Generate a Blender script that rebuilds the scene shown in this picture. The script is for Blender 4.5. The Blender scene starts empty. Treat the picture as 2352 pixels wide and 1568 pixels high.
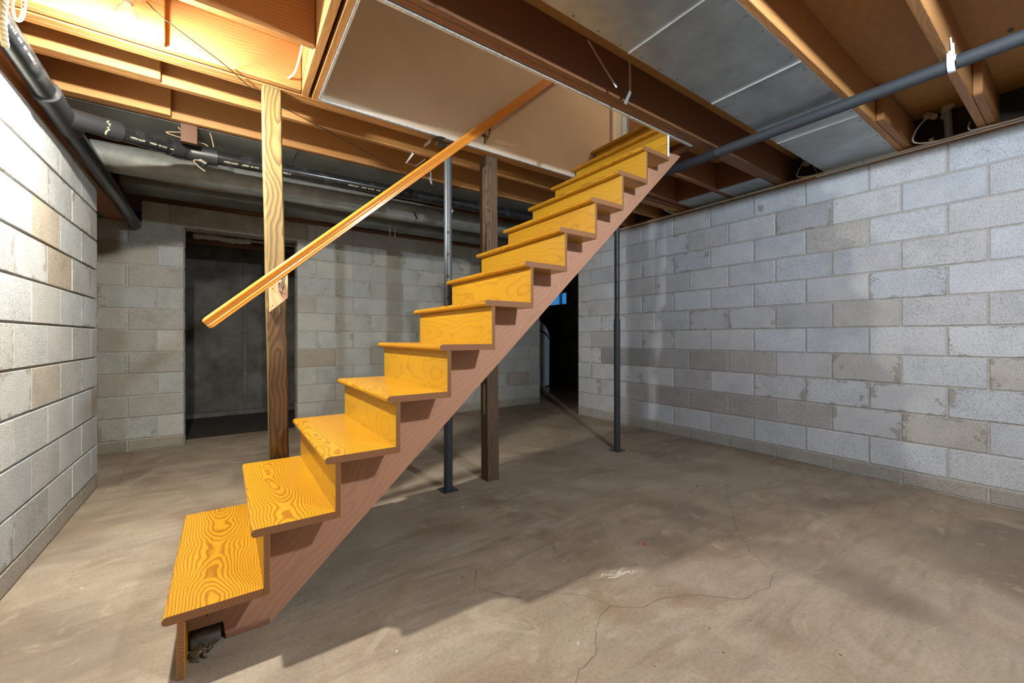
import bpy, bmesh, math, random
from mathutils import Vector, Matrix
random.seed(7)
S = bpy.context.scene
COL = S.collection
# ------------------------------------------------------------------ camera
TH = 0.6114
cam = bpy.data.cameras.new('camera')
cam.sensor_width = 36.0
cam.lens = 939.87 / 2352 * 36
cam.shift_y = -9.55 / 2352
cam.clip_start = 0.02
camo = bpy.data.objects.new('camera', cam)
COL.objects.link(camo)
camo.location = (0, 0, 1.0515)
camo.rotation_euler = (math.pi / 2, 0.0011, -TH)
S.camera = camo
# ------------------------------------------------------------------ world, exposure
W = bpy.data.worlds.new('world')
S.world = W
W.use_nodes = True
W.node_tree.nodes['Background'].inputs[0].default_value = (0.10, 0.42, 0.95, 1)
W.node_tree.nodes['Background'].inputs[1].default_value = 0.42
S.view_settings.view_transform = 'Standard'
S.view_settings.look = 'None'
S.view_settings.gamma = 1
S.view_settings.use_curve_mapping = False
S.view_settings.exposure = 0.3
BULB_A = (-0.32, 2.22, 2.335)      # bare bulb in view, upper left
BULB_B = (1.42, -0.28, 2.30)       # second bare bulb, right of the camera
FILL_U = (3.3, 1.55, 4.45)         # added lamp, out of view, that brightens the stairwell wall
POW_A, POW_B, POW_U = 5600.0, 3100.0, 140.0

# ------------------------------------------------------------------ materials
MATS = {}
class NT:
    """small wrapper around a node tree"""
    def __init__(s, name):
        s.m = bpy.data.materials.new(name); s.m.use_nodes = True
        s.t = s.m.node_tree
        s.b = s.t.nodes['Principled BSDF']
        MATS[name] = s.m
    def n(s, typ, **kw):
        x = s.t.nodes.new(typ)
        for k, v in kw.items(): setattr(x, k, v)
        return x
    def l(s, a, b): s.t.links.new(a, b)
    def val(s, node, **kw):
        for k, v in kw.items(): node.inputs[k.replace('_', ' ')].default_value = v
        return node
    def math(s, op, a, b=None, clamp=False):
        x = s.n('ShaderNodeMath', operation=op); x.use_clamp = clamp
        for i, v in enumerate((a, b)):
            if v is None: continue
            if hasattr(v, 'is_linked'): s.l(v, x.inputs[i])
            else: x.inputs[i].default_value = v
        return x.outputs[0]
    def mix(s, f, a, b, mode='MIX'):
        x = s.n('ShaderNodeMix', data_type='RGBA', blend_type=mode)
        for i, v in ((0, f), (6, a), (7, b)):
            if hasattr(v, 'is_linked'): s.l(v, x.inputs[i])
            elif i == 0: x.inputs[0].default_value = v
            else: x.inputs[i].default_value = (*v[:3], 1)
        return x.outputs[2]
    def ramp(s, f, stops):
        x = s.n('ShaderNodeValToRGB'); e = x.color_ramp.elements
        while len(e) < len(stops): e.new(0.5)
        for i, (p, c) in enumerate(stops):
            e[i].position = p
            e[i].color = (c, c, c, 1) if not hasattr(c, '__len__') else (*c[:3], 1)
        s.l(f, x.inputs[0]); return x.outputs[0]
    def noise(s, vec, scale, detail=3, rough=0.55, dist=0.0):
        x = s.n('ShaderNodeTexNoise')
        s.val(x, Scale=scale, Detail=detail, Roughness=rough, Distortion=dist)
        if vec is not None: s.l(vec, x.inputs['Vector'])
        return x.outputs[0]
    def coords(s, kind='Object', randomize=True, scale=(1, 1, 1), rnd=7.0):
        tc = s.n('ShaderNodeTexCoord').outputs[kind]
        if randomize:
            oi = s.n('ShaderNodeObjectInfo')
            cx = s.n('ShaderNodeCombineXYZ')
            s.l(s.math('MULTIPLY', oi.outputs['Random'], rnd), cx.inputs[0])
            s.l(s.math('MULTIPLY', oi.outputs['Random'], rnd * 2.3), cx.inputs[1])
            s.l(s.math('MULTIPLY', oi.outputs['Random'], rnd * 3.7), cx.inputs[2])
            va = s.n('ShaderNodeVectorMath', operation='ADD')
            s.l(tc, va.inputs[0]); s.l(cx.outputs[0], va.inputs[1]); tc2 = va.outputs[0]
        else: tc2 = tc
        mp = s.n('ShaderNodeMapping'); mp.inputs['Scale'].default_value = scale
        s.l(tc2, mp.inputs['Vector'])
        return tc, mp.outputs[0]
    def bump(s, h, strength=0.3, dist=0.01):
        x = s.n('ShaderNodeBump'); x.inputs['Strength'].default_value = strength
        x.inputs['Distance'].default_value = dist
        s.l(h, x.inputs['Height']); s.l(x.outputs[0], s.b.inputs['Normal'])
    def base(s, c):
        if hasattr(c, 'is_linked'): s.l(c, s.b.inputs['Base Color'])
        else: s.b.inputs['Base Color'].default_value = (*c[:3], 1)
    def rough(s, v):
        if hasattr(v, 'is_linked'): s.l(v, s.b.inputs['Roughness'])
        else: s.b.inputs['Roughness'].default_value = v

def wood(name, light, dark, axis='X', ring=30.0, warp=0.06, strength=0.75, roughness=0.45,
         pith=(0.05, 0.07), fibre=0.35, knots=0.0, knotcol=(0.08, 0.03, 0.01), sharp=(0.35, 0.85, 0.97), coat=0.0, spread=0.0):
    """sawn board: growth rings round a wandering pith that runs along `axis`"""
    N = NT(name)
    ai = 'XYZ'.index(axis)
    sc = [1.0, 1.0, 1.0]; sc[ai] = 0.22
    raw, _ = N.coords(randomize=False)
    # slow wander of the pith along the board, different on each board
    _, cw = N.coords(randomize=True, scale=tuple(1.2 if i != ai else 2.0 for i in range(3)))
    nz = N.n('ShaderNodeTexNoise'); N.val(nz, Scale=1.0, Detail=2.0, Roughness=0.5); N.l(cw, nz.inputs['Vector'])
    sub = N.n('ShaderNodeVectorMath', operation='SUBTRACT'); N.l(nz.outputs[1], sub.inputs[0]); sub.inputs[1].default_value = (0.5, 0.5, 0.5)
    scl = N.n('ShaderNodeVectorMath', operation='SCALE'); N.l(sub.outputs[0], scl.inputs[0]); scl.inputs['Scale'].default_value = warp * 2.4
    # fine wiggle
    _, cf = N.coords(randomize=True, scale=tuple(14.0 if i != ai else 9.0 for i in range(3)))
    nf = N.n('ShaderNodeTexNoise'); N.val(nf, Scale=1.0, Detail=2.0, Roughness=0.5); N.l(cf, nf.inputs['Vector'])
    subf = N.n('ShaderNodeVectorMath', operation='SUBTRACT'); N.l(nf.outputs[1], subf.inputs[0]); subf.inputs[1].default_value = (0.5, 0.5, 0.5)
    sclf = N.n('ShaderNodeVectorMath', operation='SCALE'); N.l(subf.outputs[0], sclf.inputs[0]); sclf.inputs['Scale'].default_value = 0.016
    a1 = N.n('ShaderNodeVectorMath', operation='ADD'); N.l(raw, a1.inputs[0]); N.l(scl.outputs[0], a1.inputs[1])
    a2 = N.n('ShaderNodeVectorMath', operation='ADD'); N.l(a1.outputs[0], a2.inputs[0]); N.l(sclf.outputs[0], a2.inputs[1])
    mp = N.n('ShaderNodeMapping'); mp.inputs['Scale'].default_value = sc
    o = [0.0, 0.0, 0.0]; others = [i for i in range(3) if i != ai]
    o[others[0]], o[others[1]] = pith
    mp.inputs['Location'].default_value = o
    oir = N.n('ShaderNodeObjectInfo'); pc_ = N.n('ShaderNodeCombineXYZ')
    N.l(N.math('MULTIPLY', N.math('SUBTRACT', oir.outputs['Random'], 0.5), spread), pc_.inputs[others[0]])
    a3 = N.n('ShaderNodeVectorMath', operation='ADD'); N.l(a2.outputs[0], a3.inputs[0]); N.l(pc_.outputs[0], a3.inputs[1])
    N.l(a3.outputs[0], mp.inputs['Vector'])
    wv = N.n('ShaderNodeTexWave', wave_type='RINGS', rings_direction=axis, wave_profile='SAW')
    N.val(wv, Scale=ring, Distortion=0.0)
    N.l(mp.outputs[0], wv.inputs['Vector'])
    rings = N.ramp(wv.outputs[1], [(0.0, 0.0), (sharp[0], 0.12), (sharp[1], 1.0), (sharp[2], 0.9), (1.0, 0.0)])
    fs = [170.0, 170.0, 170.0]; fs[ai] = 5.0
    _, cfib = N.coords(randomize=True, scale=tuple(fs))
    fib = N.noise(cfib, 1.0, 2, 0.6)
    _, cb = N.coords(randomize=True, scale=(1.5, 1.5, 1.5))
    blot = N.noise(cb, 1.0, 2, 0.5)
    f = N.math('MULTIPLY', rings, strength)
    f = N.math('ADD', f, N.math('MULTIPLY', N.math('SUBTRACT', fib, 0.5), fibre))
    f = N.math('ADD', f, N.math('MULTIPLY', N.math('SUBTRACT', blot, 0.5), 0.5), clamp=True)
    col = N.mix(f, light, dark)
    if knots > 0:
        _, ck = N.coords(randomize=True, scale=tuple(3.2 if i != ai else 1.6 for i in range(3)))
        vo = N.n('ShaderNodeTexVoronoi'); vo.inputs['Scale'].default_value = 1.0; N.l(ck, vo.inputs['Vector'])
        kn = N.ramp(vo.outputs[0], [(0.0, 1.0), (knots * 0.6, 0.9), (knots, 0.0)])
        col = N.mix(kn, col, knotcol)
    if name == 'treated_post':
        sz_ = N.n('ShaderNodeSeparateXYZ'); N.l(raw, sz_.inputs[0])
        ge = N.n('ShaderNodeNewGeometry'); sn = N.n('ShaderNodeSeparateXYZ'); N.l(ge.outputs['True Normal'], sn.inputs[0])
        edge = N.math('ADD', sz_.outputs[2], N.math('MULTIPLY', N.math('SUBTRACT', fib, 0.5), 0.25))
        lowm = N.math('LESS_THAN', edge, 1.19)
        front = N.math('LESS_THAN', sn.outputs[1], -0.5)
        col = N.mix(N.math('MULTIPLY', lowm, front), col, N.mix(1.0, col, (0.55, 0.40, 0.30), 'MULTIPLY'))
    oi = N.n('ShaderNodeObjectInfo')
    col = N.mix(1.0, col, oi.outputs['Color'], 'MULTIPLY')
    N.base(col); N.rough(roughness)
    N.b.inputs['Coat Weight'].default_value = coat; N.b.inputs['Coat Roughness'].default_value = 0.15
    N.bump(N.math('ADD', fib, N.math('MULTIPLY', rings, 0.3)), 0.12, 0.004)
    return N.m

for ax in 'XY':
    wood('tread_pine_' + ax, (0.485, 0.247, 0.011), (0.275, 0.098, 0.003), ax, ring=40, warp=0.062, strength=0.85, spread=0.2, roughness=0.34,
         pith=(0.0, 0.035), fibre=0.22, coat=0.15, sharp=(0.45, 0.7, 0.9))
wood('riser_poplar', (0.485, 0.26, 0.013), (0.35, 0.155, 0.006), 'Y', ring=13, warp=0.11, strength=0.62, spread=0.1, roughness=0.36,
     pith=(0.06, 0.02), fibre=0.14, coat=0.15, sharp=(0.75, 0.93, 0.98))
wood('stringer_fir', (0.44, 0.235, 0.145), (0.25, 0.115, 0.062), 'X', ring=14, warp=0.12, strength=0.24, roughness=0.62, pith=(0.02, 0.10), fibre=0.5, knots=0.03)
for ax in 'XY':
    wood('joist_fir_' + ax, (0.47, 0.25, 0.088), (0.28, 0.12, 0.034), ax, ring=20, warp=0.06, strength=0.45, roughness=0.6, pith=(0.03, 0.16), fibre=0.4, knots=0.02)
    wood('old_joist_' + ax, (0.19, 0.082, 0.032), (0.085, 0.032, 0.013), ax, ring=20, warp=0.06, strength=0.4, roughness=0.65, pith=(0.03, 0.16), fibre=0.5, knots=0.02)
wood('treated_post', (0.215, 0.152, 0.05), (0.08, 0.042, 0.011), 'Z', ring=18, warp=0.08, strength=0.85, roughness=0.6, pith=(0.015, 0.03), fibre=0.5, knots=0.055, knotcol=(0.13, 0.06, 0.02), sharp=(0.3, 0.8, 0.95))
wood('weathered_post', (0.125, 0.078, 0.04), (0.032, 0.017, 0.008), 'Z', ring=22, warp=0.07, strength=0.8, roughness=0.7, pith=(0.02, 0.04), fibre=0.7, knots=0.04)
wood('rail_wood', (0.68, 0.26, 0.035), (0.50, 0.155, 0.016), 'X', ring=24, warp=0.03, strength=0.12, roughness=0.24, pith=(0.03, 0.05), fibre=0.3, coat=0.6)
wood('plywood_face', (0.50, 0.235, 0.06), (0.27, 0.11, 0.025), 'X', ring=7, warp=0.25, strength=0.2, roughness=0.65, pith=(0.2, 0.1), fibre=0.45, knots=0.05, knotcol=(0.07, 0.03, 0.012))
wood('sill_wood', (0.36, 0.16, 0.075), (0.2, 0.08, 0.035), 'Y', ring=20, warp=0.05, strength=0.4, roughness=0.65, pith=(0.03, 0.1), fibre=0.5)
wood('plate_ply', (0.72, 0.42, 0.22), (0.5, 0.24, 0.10), 'Z', ring=9, warp=0.2, strength=0.6, roughness=0.5, pith=(0.1, 0.03), fibre=0.25)

# end grain of the treads and risers, bare brown wood
wood('end_grain', (0.27, 0.118, 0.046), (0.15, 0.056, 0.02), 'Y', ring=36, warp=0.02, strength=0.65, roughness=0.6, pith=(0.03, 0.05), fibre=0.2)
def block_mat():
    N = NT('concrete_block')
    raw, c = N.coords(randomize=True, scale=(1, 1, 1), rnd=11)
    oi = N.n('ShaderNodeObjectInfo')
    pits = N.noise(c, 140, 5, 0.72)
    fine = N.noise(c, 260, 2, 0.6)
    blot = N.noise(c, 5, 4, 0.6)
    pm = N.ramp(pits, [(0.0, 0.30), (0.32, 0.34), (0.45, 0.86), (0.60, 1.0), (1.0, 1.15)])
    col = N.mix(1.0, oi.outputs['Color'], pm, 'MULTIPLY')
    fm = N.ramp(fine, [(0.3, 0.72), (0.7, 1.15)])
    col = N.mix(0.6, col, fm, 'MULTIPLY')
    bm_ = N.ramp(blot, [(0.25, 0.78), (0.5, 1.0), (0.75, 1.12)])
    col = N.mix(0.75, col, bm_, 'MULTIPLY')
    # mortar smears along the edges of some blocks
    gen = N.n('ShaderNodeTexCoord').outputs['Generated']
    sp = N.n('ShaderNodeSeparateXYZ'); N.l(gen, sp.inputs[0])
    ex = N.math('ABSOLUTE', N.math('SUBTRACT', sp.outputs[0], 0.5))
    ez = N.math('ABSOLUTE', N.math('SUBTRACT', sp.outputs[2], 0.5))
    e = N.math('MAXIMUM', ex, N.math('SUBTRACT', ez, 0.03))
    sm = N.noise(c, 11, 4, 0.7)
    k = N.math('ADD', N.math('MULTIPLY', e, 1.1), N.math('MULTIPLY', sm, 0.95))
    sme = N.ramp(k, [(0.0, 0.0), (1.04, 0.0), (1.075, 1.0)])
    sme = N.math('MULTIPLY', sme, N.ramp(oi.outputs['Random'], [(0.70, 0.0), (0.78, 0.75)]))
    col = N.mix(N.math('MULTIPLY', sme, 0.75), col, N.mix(fine, (0.15, 0.12, 0.09), (0.30, 0.255, 0.20)))
    # stray grey daubs in the face
    daub = N.noise(c, 7.5, 3, 0.55)
    dm = N.ramp(daub, [(0.715, 0.0), (0.745, 0.7)])
    col = N.mix(dm, col, (0.24, 0.205, 0.16))
    N.base(col); N.rough(0.93)
    N.b.inputs['Specular IOR Level'].default_value = 0.2
    N.bump(N.math('ADD', pits, N.math('MULTIPLY', fine, 0.4)), 0.55, 0.006)
block_mat()

def simple(name, col, rough=0.6, metal=0.0, nscale=None, ncol=None, bump=None, spec=None, bdist=0.004, detail=4, lo=0.35, hi=0.7):
    N = NT(name)
    if nscale:
        _, c = N.coords(randomize=True)
        nz = N.noise(c, nscale, detail, 0.6)
        N.base(N.mix(N.ramp(nz, [(lo, 0.0), (hi, 1.0)]), col, ncol))
        if bump: N.bump(nz, bump, bdist)
    else: N.base(col)
    N.rough(rough); N.b.inputs['Metallic'].default_value = metal
    if spec is not None: N.b.inputs['Specular IOR Level'].default_value = spec
    return N.m
simple('mortar', (0.42, 0.40, 0.37), 0.95, nscale=40, ncol=(0.30, 0.28, 0.25), bump=0.5)
simple('mortar_dark', (0.16, 0.14, 0.115), 0.95, nscale=40, ncol=(0.10, 0.085, 0.07), bump=0.5)
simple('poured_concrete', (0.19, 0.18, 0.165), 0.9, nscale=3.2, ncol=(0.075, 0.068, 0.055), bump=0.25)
simple('lintel_concrete', (0.34, 0.31, 0.26), 0.9, nscale=6, ncol=(0.22, 0.195, 0.155), bump=0.3)
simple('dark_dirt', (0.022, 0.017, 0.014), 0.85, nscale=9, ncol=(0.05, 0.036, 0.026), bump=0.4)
simple('galvanized', (0.42, 0.45, 0.46), 0.42, 0.75, nscale=7, ncol=(0.30, 0.32, 0.33))
simple('galvanized_bright', (0.75, 0.80, 0.84), 0.3, 0.8)
simple('dull_duct', (0.20, 0.215, 0.20), 0.5, 0.3, nscale=4, ncol=(0.12, 0.13, 0.12))
simple('duct_wrap', (0.23, 0.24, 0.225), 0.55, 0.15, nscale=9, ncol=(0.15, 0.158, 0.142), bump=0.5, bdist=0.02)
simple('abs_black', (0.012, 0.013, 0.014), 0.22, nscale=14, ncol=(0.05, 0.05, 0.05), lo=0.5, hi=0.8)
simple('abs_hub', (0.02, 0.021, 0.023), 0.42)
simple('pipe_print', (0.75, 0.74, 0.52), 0.6)
simple('glue_yellow', (0.75, 0.62, 0.25), 0.5)
simple('pipe_foam', (0.018, 0.021, 0.026), 0.7, nscale=220, ncol=(0.034, 0.039, 0.047), bump=0.5, bdist=0.002)
simple('steel_dark', (0.035, 0.042, 0.052), 0.42, 0.25, nscale=30, ncol=(0.05, 0.055, 0.065))
simple('steel_grey', (0.10, 0.12, 0.135), 0.45, 0.4, nscale=20, ncol=(0.10, 0.115, 0.125))
simple('rusty_steel', (0.17, 0.125, 0.09), 0.6, 0.4, nscale=18, ncol=(0.09, 0.06, 0.04))
simple('chrome', (0.66, 0.62, 0.6), 0.2, 1.0)
simple('antique_brass', (0.22, 0.18, 0.12), 0.35, 0.9)
simple('hole_black', (0.004, 0.004, 0.004), 0.9)
simple('drywall', (0.62, 0.52, 0.41), 0.85, nscale=2.5, ncol=(0.55, 0.455, 0.35))
simple('drywall_white', (0.80, 0.80, 0.79), 0.7, nscale=30, ncol=(0.7, 0.7, 0.69), bump=0.4)
simple('corner_bead', (0.78, 0.82, 0.84), 0.38, 0.5, nscale=60, ncol=(0.45, 0.5, 0.52), bump=0.4)
simple('painted_casing', (0.72, 0.66, 0.55), 0.6)
simple('door_paint', (0.50, 0.58, 0.62), 0.5)
simple('daylit_door_edge', (0.12, 0.36, 0.70), 0.5)  # blue daylight falling on the door edge, painted into its colour
simple('cable_white', (0.72, 0.70, 0.66), 0.5)
simple('cable_tan', (0.42, 0.27, 0.16), 0.6)
simple('cord_black', (0.03, 0.02, 0.014), 0.6)
simple('white_plastic', (0.82, 0.84, 0.88), 0.45)
simple('spray_foam', (0.50, 0.38, 0.20), 0.8, nscale=25, ncol=(0.36, 0.26, 0.13), bump=0.6)
simple('grey_pvc', (0.24, 0.25, 0.22), 0.6)
simple('rope_fibre', (0.55, 0.40, 0.20), 0.9, nscale=160, ncol=(0.34, 0.22, 0.09), bump=0.8)
simple('red_print', (0.62, 0.07, 0.04), 0.6)
simple('porcelain', (0.8, 0.78, 0.72), 0.35)
simple('rim_shade', (0.03, 0.018, 0.01), 0.9)  # near black: the shade of the deep rim bays put into the colour
simple('dark_stone', (0.13, 0.108, 0.085), 0.75, nscale=35, ncol=(0.035, 0.03, 0.024), bump=0.4)
simple('toad_skin', (0.05, 0.036, 0.017), 0.38, nscale=95, ncol=(0.13, 0.095, 0.045), bump=0.8, bdist=0.003)
simple('toad_eye', (0.01, 0.008, 0.004), 0.08)
simple('toad_ridge', (0.17, 0.13, 0.065), 0.45)
simple('iron_nail', (0.05, 0.035, 0.025), 0.6, 0.5)
simple('softener_plastic', (0.55, 0.62, 0.74), 0.45)
simple('black_plastic', (0.02, 0.02, 0.022), 0.4)
simple('plain_wall', (0.42, 0.41, 0.39), 0.9, nscale=5, ncol=(0.34, 0.33, 0.31))
simple('crack_dark', (0.085, 0.06, 0.042), 0.95)
simple('chalk_white', (0.46, 0.42, 0.36), 0.9)
simple('paint_red', (0.36, 0.06, 0.025), 0.7)
simple('pipe_wrap_white', (0.52, 0.50, 0.46), 0.7, nscale=25, ncol=(0.36, 0.34, 0.3), bump=0.5)
simple('window_frame', (0.55, 0.6, 0.66), 0.5)
N = NT('pane_glass'); N.b.inputs['Transmission Weight'].default_value = 1.0; N.rough(0.02); N.b.inputs['IOR'].default_value = 1.05; N.base((0.75, 0.9, 1.0))

def floor_mat():
    N = NT('floor_concrete')
    _, c = N.coords(randomize=False)
    big = N.noise(c, 0.75, 5, 0.62, 0.6)
    mid = N.noise(c, 3.2, 9, 0.7, 0.8)
    mp = N.n('ShaderNodeMapping'); mp.inputs['Rotation'].default_value = (0, 0, 0.5); mp.inputs['Scale'].default_value = (1.4, 7.0, 1)
    N.l(c, mp.inputs['Vector'])
    streak = N.noise(mp.outputs[0], 1.6, 9, 0.68, 1.2)
    fine = N.noise(c, 75, 3, 0.6)
    patch = N.noise(c, 1.5, 3, 0.5)
    col = N.ramp(big, [(0.30, (0.165, 0.112, 0.075)), (0.45, (0.245, 0.186, 0.130)), (0.6, (0.29, 0.238, 0.18)), (0.72, (0.195, 0.135, 0.09))])
    col = N.mix(N.ramp(mid, [(0.40, 0.0), (0.72, 0.7)]), col, (0.36, 0.305, 0.228))
    col = N.mix(N.ramp(patch, [(0.55, 0.0), (0.72, 0.65)]), col, (0.20, 0.130, 0.08))
    st = N.ramp(streak, [(0.28, 0.70), (0.5, 1.0), (0.72, 1.16)])
    col = N.mix(0.8, col, st, 'MULTIPLY')
    fm = N.ramp(fine, [(0.25, 0.7), (0.5, 1.0), (0.75, 1.18)])
    col = N.mix(0.7, col, fm, 'MULTIPLY')
    pits = N.noise(c, 24, 2, 0.5)
    col = N.mix(N.ramp(pits, [(0.74, 0.0), (0.77, 0.75)]), col, (0.10, 0.075, 0.05))
    spk = N.noise(c, 17, 2, 0.5)
    col = N.mix(N.ramp(spk, [(0.755, 0.0), (0.775, 0.7)]), col, (0.62, 0.57, 0.48))
    old = N.noise(c, 0.55, 3, 0.55, 1.5)
    col = N.mix(N.ramp(old, [(0.50, 0.0), (0.60, 0.55)]), col, (0.135, 0.105, 0.078))
    scale_ = N.noise(c, 2.3, 5, 0.7, 2.0)
    col = N.mix(N.ramp(scale_, [(0.58, 0.0), (0.63, 0.5)]), col, (0.36, 0.305, 0.225))
    N.base(col); N.rough(N.ramp(mid, [(0.3, 0.52), (0.7, 0.75)]))
    N.b.inputs['Specular IOR Level'].default_value = 0.3
    h = N.math('ADD', N.math('MULTIPLY', streak, 1.0), N.math('MULTIPLY', fine, 0.12))
    N.bump(h, 0.35, 0.02)
floor_mat()

def glow(name, col, strength):
    N = NT(name)
    N.b.inputs['Emission Color'].default_value = (*col, 1)
    N.b.inputs['Emission Strength'].default_value = strength
    N.base((0.9, 0.9, 0.88))
glow('bulb_glow_a', (1.0, 0.965, 0.86), POW_A)
glow('bulb_glow_b', (0.76, 0.89, 1.0), POW_B)
glow('fill_glow_u', (1.0, 0.80, 0.56), POW_U)

# ------------------------------------------------------------------ object helpers
def mesh_of(bm, name):
    me = bpy.data.meshes.new(name); bm.to_mesh(me); bm.free(); return me
def obj(name, me, mat=None, parent=None, loc=(0, 0, 0), rot=None, label=None, cat=None, group=None, kind=None, color=None):
    o = bpy.data.objects.new(name, me); COL.objects.link(o)
    o.location = loc
    if rot: o.rotation_euler = rot
    if mat and me is not None and hasattr(me, 'materials') and len(me.materials) == 0: me.materials.append(MATS[mat])
    if parent: o.parent = parent
    if label: o['label'] = label
    if cat: o['category'] = cat
    if group: o['group'] = group
    if kind: o['kind'] = kind
    if color: o.color = (*color[:3], 1)
    return o
def thing(name, label, cat, loc=(0, 0, 0), group=None, rot=None):
    return obj(name, None, loc=loc, label=label, cat=cat, group=group, rot=rot)
def shade(me, ang=40):
    for p in me.polygons: p.use_smooth = True
    try: me.set_sharp_from_angle(angle=math.radians(ang))
    except Exception: pass
    return me
_cache = {}
def box_me(sx, sy, sz, bev=0.0, seg=1, key=None):
    k = (round(sx, 4), round(sy, 4), round(sz, 4), bev, seg, key)
    if k in _cache: return _cache[k]
    bm = bmesh.new(); bmesh.ops.create_cube(bm, size=1)
    bmesh.ops.scale(bm, vec=(sx, sy, sz), verts=bm.verts)
    if bev > 0: bmesh.ops.bevel(bm, geom=bm.edges[:], offset=bev, segments=seg, affect='EDGES', profile=0.5)
    me = mesh_of(bm, 'box')
    if seg > 1: shade(me)
    _cache[k] = me; return me
def box(name, lo, hi, mat, parent=None, bev=0.0, seg=1, **kw):
    """box from corner lo to corner hi (world metres; parents sit at the world origin unless given a location)"""
    lo, hi = Vector(lo), Vector(hi); c = (lo + hi) / 2; s = hi - lo
    if parent is not None: c = c - Vector(parent.location)
    return obj(name, box_me(s.x, s.y, s.z, bev, seg, mat), mat, parent, c, **kw)
def prism(name, pts, axis, a0, a1, mat, parent=None, bev=0.0, **kw):
    """polygon pts extruded along axis ('X': pts are (y,z); 'Y': (x,z); 'Z': (x,y)); origin at its centre"""
    cu = sum(p[0] for p in pts) / len(pts); cv = sum(p[1] for p in pts) / len(pts); ca = (a0 + a1) / 2
    f = {'X': lambda u, v, a: (a, u, v), 'Y': lambda u, v, a: (u, a, v), 'Z': lambda u, v, a: (u, v, a)}[axis]
    bm = bmesh.new()
    A = [bm.verts.new(f(p[0] - cu, p[1] - cv, a0 - ca)) for p in pts]
    B = [bm.verts.new(f(p[0] - cu, p[1] - cv, a1 - ca)) for p in pts]
    n = len(pts)
    bm.faces.new(A); bm.faces.new(B[::-1])
    for i in range(n): bm.faces.new((A[i], B[i], B[(i + 1) % n], A[(i + 1) % n]))
    bmesh.ops.recalc_face_normals(bm, faces=bm.faces)
    if bev > 0: bmesh.ops.bevel(bm, geom=bm.edges[:], offset=bev, segments=1, affect='EDGES')
    me = mesh_of(bm, name)
    c = Vector(f(cu, cv, ca))
    if parent is not None: c = c - Vector(parent.location)
    o = obj(name, me, mat, parent, c, **kw)
    return o
def tube_bm(bm, pts, r, seg=12, caps=True, flat=None):
    """round (or flat, with flat=(w,h)) section swept along a polyline"""
    pts = [Vector(p) for p in pts]; n = len(pts); rings = []
    rad = r if hasattr(r, '__len__') else [r] * n
    T = []
    for i in range(n):
        a = pts[max(i - 1, 0)]; b = pts[min(i + 1, n - 1)]
        T.append((b - a).normalized())
    up = Vector((0, 0, 1)) if abs(T[0].z) < 0.9 else Vector((1, 0, 0))
    nrm = (up - T[0] * up.dot(T[0])).normalized()
    for i in range(n):
        nrm = (nrm - T[i] * nrm.dot(T[i])).normalized()
        bi = T[i].cross(nrm)
        ring = []
        for k in range(seg):
            a = 2 * math.pi * k / seg
            if flat: d = bi * (math.cos(a) * flat[0]) + nrm * (math.sin(a) * flat[1])
            else: d = (bi * math.cos(a) + nrm * math.sin(a)) * rad[i]
            ring.append(bm.verts.new(pts[i] + d))
        rings.append(ring)
    for i in range(n - 1):
        for k in range(seg):
            bm.faces.new((rings[i][k], rings[i][(k + 1) % seg], rings[i + 1][(k + 1) % seg], rings[i + 1][k]))
    if caps:
        bm.faces.new(rings[0][::-1]); bm.faces.new(rings[-1])
def tube(name, pts, r, mat, parent=None, seg=14, flat=None, **kw):
    base = Vector(pts[0])
    bm = bmesh.new(); tube_bm(bm, [Vector(p) - base for p in pts], r, seg, True, flat)
    bmesh.ops.recalc_face_normals(bm, faces=bm.faces)
    me = shade(mesh_of(bm, name), 50)
    c = base - (Vector(parent.location) if parent is not None else Vector())
    return obj(name, me, mat, parent, c, **kw)
def smooth_path(pts, n=6):
    """Catmull-Rom through pts"""
    P = [Vector(p) for p in pts]; P = [P[0] * 2 - P[1]] + P + [P[-1] * 2 - P[-2]]; out = []
    for i in range(1, len(P) - 2):
        for k in range(n):
            t = k / n; a, b, c, d = P[i - 1], P[i], P[i + 1], P[i + 2]
            out.append(0.5 * ((2 * b) + (c - a) * t + (2 * a - 5 * b + 4 * c - d) * t * t + (3 * b - a - 3 * c + d) * t ** 3))
    out.append(P[-2]); return out
def lathe(name, prof, mat, parent=None, loc=(0, 0, 0), seg=20, rot=None, **kw):
    bm = bmesh.new(); rings = []
    for r, z in prof:
        rings.append([bm.verts.new((r * math.cos(2 * math.pi * k / seg), r * math.sin(2 * math.pi * k / seg), z)) for k in range(seg)])
    for i in range(len(rings) - 1):
        for k in range(seg):
            bm.faces.new((rings[i][k], rings[i][(k + 1) % seg], rings[i + 1][(k + 1) % seg], rings[i + 1][k]))
    bm.faces.new(rings[0][::-1]); bm.faces.new(rings[-1])
    bmesh.ops.remove_doubles(bm, verts=bm.verts, dist=1e-5)
    bmesh.ops.recalc_face_normals(bm, faces=bm.faces)
    me = shade(mesh_of(bm, name), 50)
    c = Vector(loc) - (Vector(parent.location) if parent is not None else Vector())
    return obj(name, me, mat, parent, c, rot=rot, **kw)
# ------------------------------------------------------------------ the setting
XR, XL, YB = 3.936, -0.737, 5.122
CH = 0.2032                     # block course
JZ = 2.38                       # underside of the joists
SZ = 2.615                      # underside of the plywood deck
def boxes_me(name, lst):
    """one mesh of several axis-aligned boxes given as (lo, hi)"""
    bm = bmesh.new()
    for lo, hi in lst:
        r = bmesh.ops.create_cube(bm, size=1)
        c = (Vector(lo) + Vector(hi)) / 2; s = Vector(hi) - Vector(lo)
        bmesh.ops.scale(bm, vec=s, verts=r['verts']); bmesh.ops.translate(bm, vec=c, verts=r['verts'])
    return mesh_of(bm, name)
def struct(name, lst, mat, **kw):
    return obj(name, boxes_me(name, lst), mat, kind='structure', **kw)

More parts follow.
